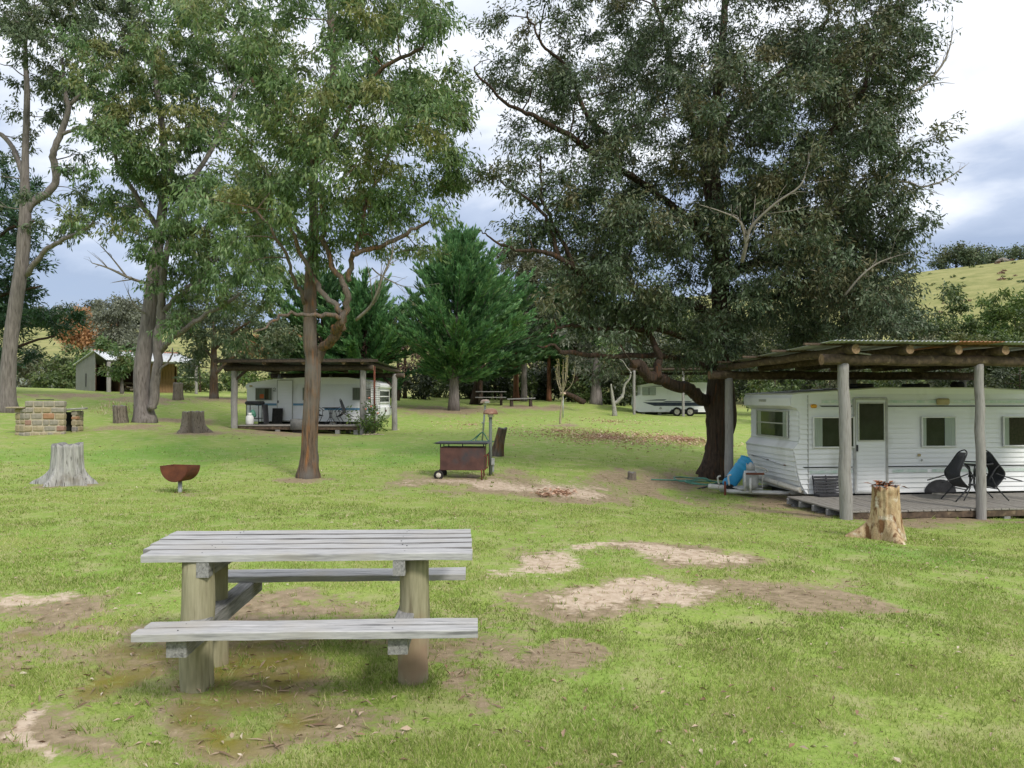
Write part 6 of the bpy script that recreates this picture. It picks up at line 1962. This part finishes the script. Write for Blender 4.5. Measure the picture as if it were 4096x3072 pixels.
for i in range(6):
    o = lathe('garden_stone', [(0, .06), (.06, .05), (.10, .015), (.09, -.03), (0, -.04)], M['stone0'], None, (q.x - .25 + i * .13, q.y + random.uniform(-.06, .06), gz(q.x, q.y) + .01), 9)
    o.scale = (1, .8, random.uniform(.7, 1.1))
    tag(o, 'pale edging stone at the foot of the rose bush', 'stone', 'edging stones by the rose bush')

# ------------------------------------------------------------------ far striped caravan
Y3 = R(-4)
o3 = P(634, 414, 49.5)


def far3(u, v, z):
    q = Vector((o3.x, o3.y, 0)) + Vector((math.cos(Y3), math.sin(Y3), 0)) * u + Vector((-math.sin(Y3), math.cos(Y3), 0)) * v
    return Vector((q.x, q.y, z))


v3 = thing('caravan', 'far white caravan with navy wedge stripes and twin wheels', 'caravan', (o3.x, o3.y, 0), Y3)
zg = gz(far3(2.5, 0, 0).x, far3(2.5, 0, 0).y)
zB = zg + .24
zT = zB + 1.76
out3 = [(.28, zB), (.10, zB + .12), (.0, zB + .45), (.04, zB + .98), (.40, zB + 1.02), (.42, zB + 1.58), (.36, zB + 1.66), (.9, zT), (2.5, zT + .07), (4.2, zT + .07), (4.95, zT), (4.95, zB)]
van_shell(v3, out3, 2.2, zB, zT, 0)
cladding('side_cladding', out3, 0, zB + .01, zB + 1.64, .11, .018, M['van_white'], v3)
Y = -.022
window(v3, .52, 1.32, zB + 1.05, zB + 1.52, Y, ((.02, .48, 'curtain'), (.52, .98, 'curtain')), frame='trim_grey', split=zB + 1.30)
window(v3, 2.95, 3.75, zB + 1.05, zB + 1.52, Y, ((.02, .98, 'curtain_dark'),), frame='trim_grey')
strip('stripe', [(.55, zB + .60), (1.25, zB + .38), (4.6, zB + .38), (4.6, zB + .60)], Y - .003, M['navy_line'], v3)
strip('stripe', [(.6, zB + .71), (1.85, zB + .71), (2.0, zB + .78), (1.4, zB + .78)], Y - .003, M['navy_line'], v3)
strip('stripe', [(1.75, zB + .63), (3.4, zB + .63), (3.6, zB + .68), (1.95, zB + .68)], Y - .003, M['navy_line'], v3)
strip('stripe', [(.75, zB + 1.59), (2.0, zB + 1.57), (1.7, zB + 1.63)], Y - .003, M['black_line'], v3)
lathe('porthole', [(.02, 0), (.06, 0), (.07, .01), (.07, .03)], M['trim_grey'], v3, (1.62, Y - .03, zB + .24), 16, (R(90), 0, 0))
prism('wheel_arch', [(2.15, zB - .01), (2.3, zB + .17), (3.9, zB + .17), (3.9, zB - .01)], .012, M['black_plastic'], v3, 'y', Y - .012)
for x in (2.62, 3.42):
    wheel(v3, x, zg + .26, .28, .0)
box('chassis', (4.2, 1.4, .12), (2.7, 1.1, zB - .08), M['black_steel'], v3)
for x in (.6, 1.6):
    box('prop', (.2, .2, .36), (x, .3, zB - .17), M['concrete'], v3)
s3 = thing('pole_shelter', 'pole shelter over the far striped caravan', 'shelter', (o3.x, o3.y, 0), Y3)
for i, (u, v) in enumerate(((-.2, -2.6), (2.65, -2.5), (5.1, -2.5), (.2, 2.9), (5.1, 2.9))):
    q = far3(u, v, 0)
    log_part('post', (u, v, gz(q.x, q.y) - .3), (u, v, zT + .72), .085, M['post_grey'], M['endgrain'], s3, 120 + i, 10, .9)
log_part('beam', (-.6, -2.55, zT + .8), (5.3, -2.55, zT + .8), .10, M['log_dark'], M['log_end'], s3, 130, 10)
log_part('beam', (-.6, 2.9, zT + .7), (5.3, 2.9, zT + .7), .10, M['log_dark'], M['log_end'], s3, 131, 10)
sheet('roof_sheet', -.6, 5.4, -2.7, 3.2, zT + .96, .1, .012, M['roof_dark'], s3, -.1)

# ------------------------------------------------------------------ open shed on the left rise
q = P(95, 391.5, 50)
YS = R(46)
g0 = gz(q.x, q.y)
sd = thing('open_shed', 'open fronted farm shed with pale gabled iron roof on the rise', 'shed', (q.x, q.y, g0), YS)
Lr, Dp, Fp, Hr, He = 5.2, 3.5, 1.75, 2.5, 1.82
nbd = 15
for i in range(nbd):                                          # end wall behind the ridge, boards one by one
    yc = (i + .5) * Dp / nbd
    top = Hr + (He - Hr) * yc / Dp - .04
    box('wall_board', (.03, Dp / nbd - .014, round(top, 2) + .3), (random.uniform(-.006, .006), yc, (top - .3) / 2), M['shed_grey'], sd, (0, 0, 0), .003)
box('vent_slot', (.03, .12, .85), (-.035, 1.55, .72), M['dark_inside'], sd)
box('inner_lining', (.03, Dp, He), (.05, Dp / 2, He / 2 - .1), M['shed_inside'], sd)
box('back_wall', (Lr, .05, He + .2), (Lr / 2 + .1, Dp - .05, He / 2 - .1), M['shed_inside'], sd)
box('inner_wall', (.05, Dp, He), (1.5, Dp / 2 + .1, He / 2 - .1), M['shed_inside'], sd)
for i in range(9):
    box('wall_board', (.19, .03, Hr + .1), (3.3 + i * .2, .05 + random.uniform(-.008, .008), Hr / 2 - .25), M['shed_brown'], sd, (0, 0, 0), .003)
box('end_wall', (.04, Dp - .2, He), (Lr - .02, Dp / 2 + .05, He / 2 - .1), M['shed_brown'], sd)
for x, y, r0 in ((.25, -Fp + .15, .13), (3.2, .1, .10), (Lr + .55, -Fp + .2, .10)):
    log_part('post', (x, y, -.5), (x, y, He - .02), r0, M['post_grey'], M['endgrain'], sd, int(x * 10), 12)
box('front_plate', (Lr + .3, .10, .13), (Lr / 2 + .4, -Fp + .17, He + .03), M['post_grey'], sd)
V = [(.05, -Fp, He + .1), (Lr + .85, -Fp, He + .1), (Lr, 0, Hr + .06), (-.12, 0, Hr + .06), (-.12, Dp + .3, He - .06), (Lr, Dp + .3, He - .06)]
rf = link_mesh('roof', V, [(0, 1, 2, 3), (3, 2, 5, 4)], M['roof_white'], sd)
rf.modifiers.new('solid', 'SOLIDIFY').thickness = .03
for i in range(34):                                           # roof ribs on the front slope
    t = (i + .5) / 34
    a = Vector(V[0]).lerp(Vector(V[1]), t)
    c_ = Vector(V[3]).lerp(Vector(V[2]), t)
    tube('roof_rib', [a + Vector((0, 0, .02)), c_ + Vector((0, 0, .02))], .022, M['roof_white'], rf, 4, straight=True)
tube('ridge_cap', [(-.12, 0, Hr + .08), (Lr, 0, Hr + .08)], .06, M['roof_rust'], rf, 8, straight=True)
tube('barge_rail', [(-.02, -.03, Hr - .02), (.12, -Fp + .05, He + .02)], .06, M['black_steel'], sd, 6, straight=True)
box('side_rail', (1.0, .05, .06), (Lr + .35, -.6, .95), M['trim_white'], sd)
r_ = np.random.default_rng(5)
for i in range(14):                                           # firewood heap under the shed
    q_ = Matrix.Translation(sd.location) @ Matrix.Rotation(YS, 4, 'Z') @ Vector((r_.uniform(1.7, 3.0), r_.uniform(-.3, .8), .12 + (i % 4) * .14))
    o = log_part('firewood_log', (-.3, 0, 0), (.3, 0, 0), r_.uniform(.06, .1), M['stump_brown'], M['log_end'], None, 300 + i, 8)
    o.location = q_
    o.rotation_euler = (0, r_.normal(0, .2), r_.uniform(-1, 1))
    tag(o, 'split firewood log in the heap under the open shed', 'firewood', 'firewood heap in the shed')

# pale building beyond the left gum
q = P(12, 385, 66)
hb = thing('cabin', 'small pale green weatherboard cabin half hidden by the leaning gum', 'cabin', (q.x - 2.2, q.y, gz(q.x, q.y) - .2), R(-14))
M['cabin'] = pm('cabin', (0.55, 0.60, 0.52), (0.66, 0.70, 0.62), 4, 0.7, 0.05)
prism('wall', [(0, 0), (0, 1.5), (1.6, 2.1), (4.6, 1.35), (4.6, 0)], 3.0, M['cabin'], hb)
for i in range(9):
    box('weatherboard', (4.4 if i < 8 else 3.4, .03, .12), (2.3, -.02, .12 + i * .16), M['cabin'], hb, (R(-6), 0, 0), .004)
box('window', (.34, .03, .62), (3.3, -.045, .62), M['dark_inside'], hb)
rf = link_mesh('roof', [(-.2, -.3, 1.5), (1.6, -.3, 2.18), (4.9, -.3, 1.36), (-.2, 3.2, 1.5), (1.6, 3.2, 2.18), (4.9, 3.2, 1.36)], [(0, 1, 4, 3), (1, 2, 5, 4)], M['roof_white'], hb)
rf.modifiers.new('solid', 'SOLIDIFY').thickness = .05

# ------------------------------------------------------------------ far picnic table and bench
q = on_ground(490, 405.5)
ft = thing('picnic_table', 'dark far picnic table behind the blackish cypress trunk', 'picnic table', (P(491, 400, 51).x, 51, gz(P(491, 400, 51).x, 51)), 0)
for i in range(4):
    box('tabletop_plank', (1.95, .16, .05), (0, -.27 + i * .18, .86), M['timber_bearer'], ft)
for y in (-.62, .62):
    box('bench_plank', (1.95, .26, .05), (0, y, .50), M['timber_bearer'], ft)
for x in (-.7, .65):
    log_part('post', (x, -.15, -.2), (x, -.15, .83), .09, M['log_dark'], None, ft, 7)
    log_part('post', (x, .2, -.2), (x, .2, .83), .09, M['log_dark'], None, ft, 8)
    box('bench_bearer', (.08, 1.4, .1), (x + .1, 0, .42), M['log_dark'], ft)
fb2 = thing('log_bench', 'low dark plank bench on stump legs beside the far picnic table', 'bench', (P(521, 400, 49.5).x, 49.5, gz(P(521, 400, 49.5).x, 49.5)), R(4))
box('seat', (1.75, .36, .07), (0, 0, .48), M['timber_bearer'], fb2, (0, R(-2), 0))
for x in (-.58, .6):
    log_part('leg', (x, 0, -.15), (x, 0, .44), .12, M['log_dark'], None, fb2, 11)
# dead log pile on the hill
q = P(1003, 262, 178)
hp_ = thing('brush_heap', 'heap of pale dead branches on the grassy hill crest', 'brush heap', (q.x, 178, gz(q.x, 178)))
for i in range(12):
    a = random.uniform(0, 6.28)
    tube('branch', [(-1.6 * math.cos(a), -1.0 * math.sin(a), .1), (random.uniform(-.3, .3), 0, random.uniform(.3, .9)), (1.6 * math.cos(a), 1.0 * math.sin(a), .1)], .16, M['dead_wood'], hp_, 5)
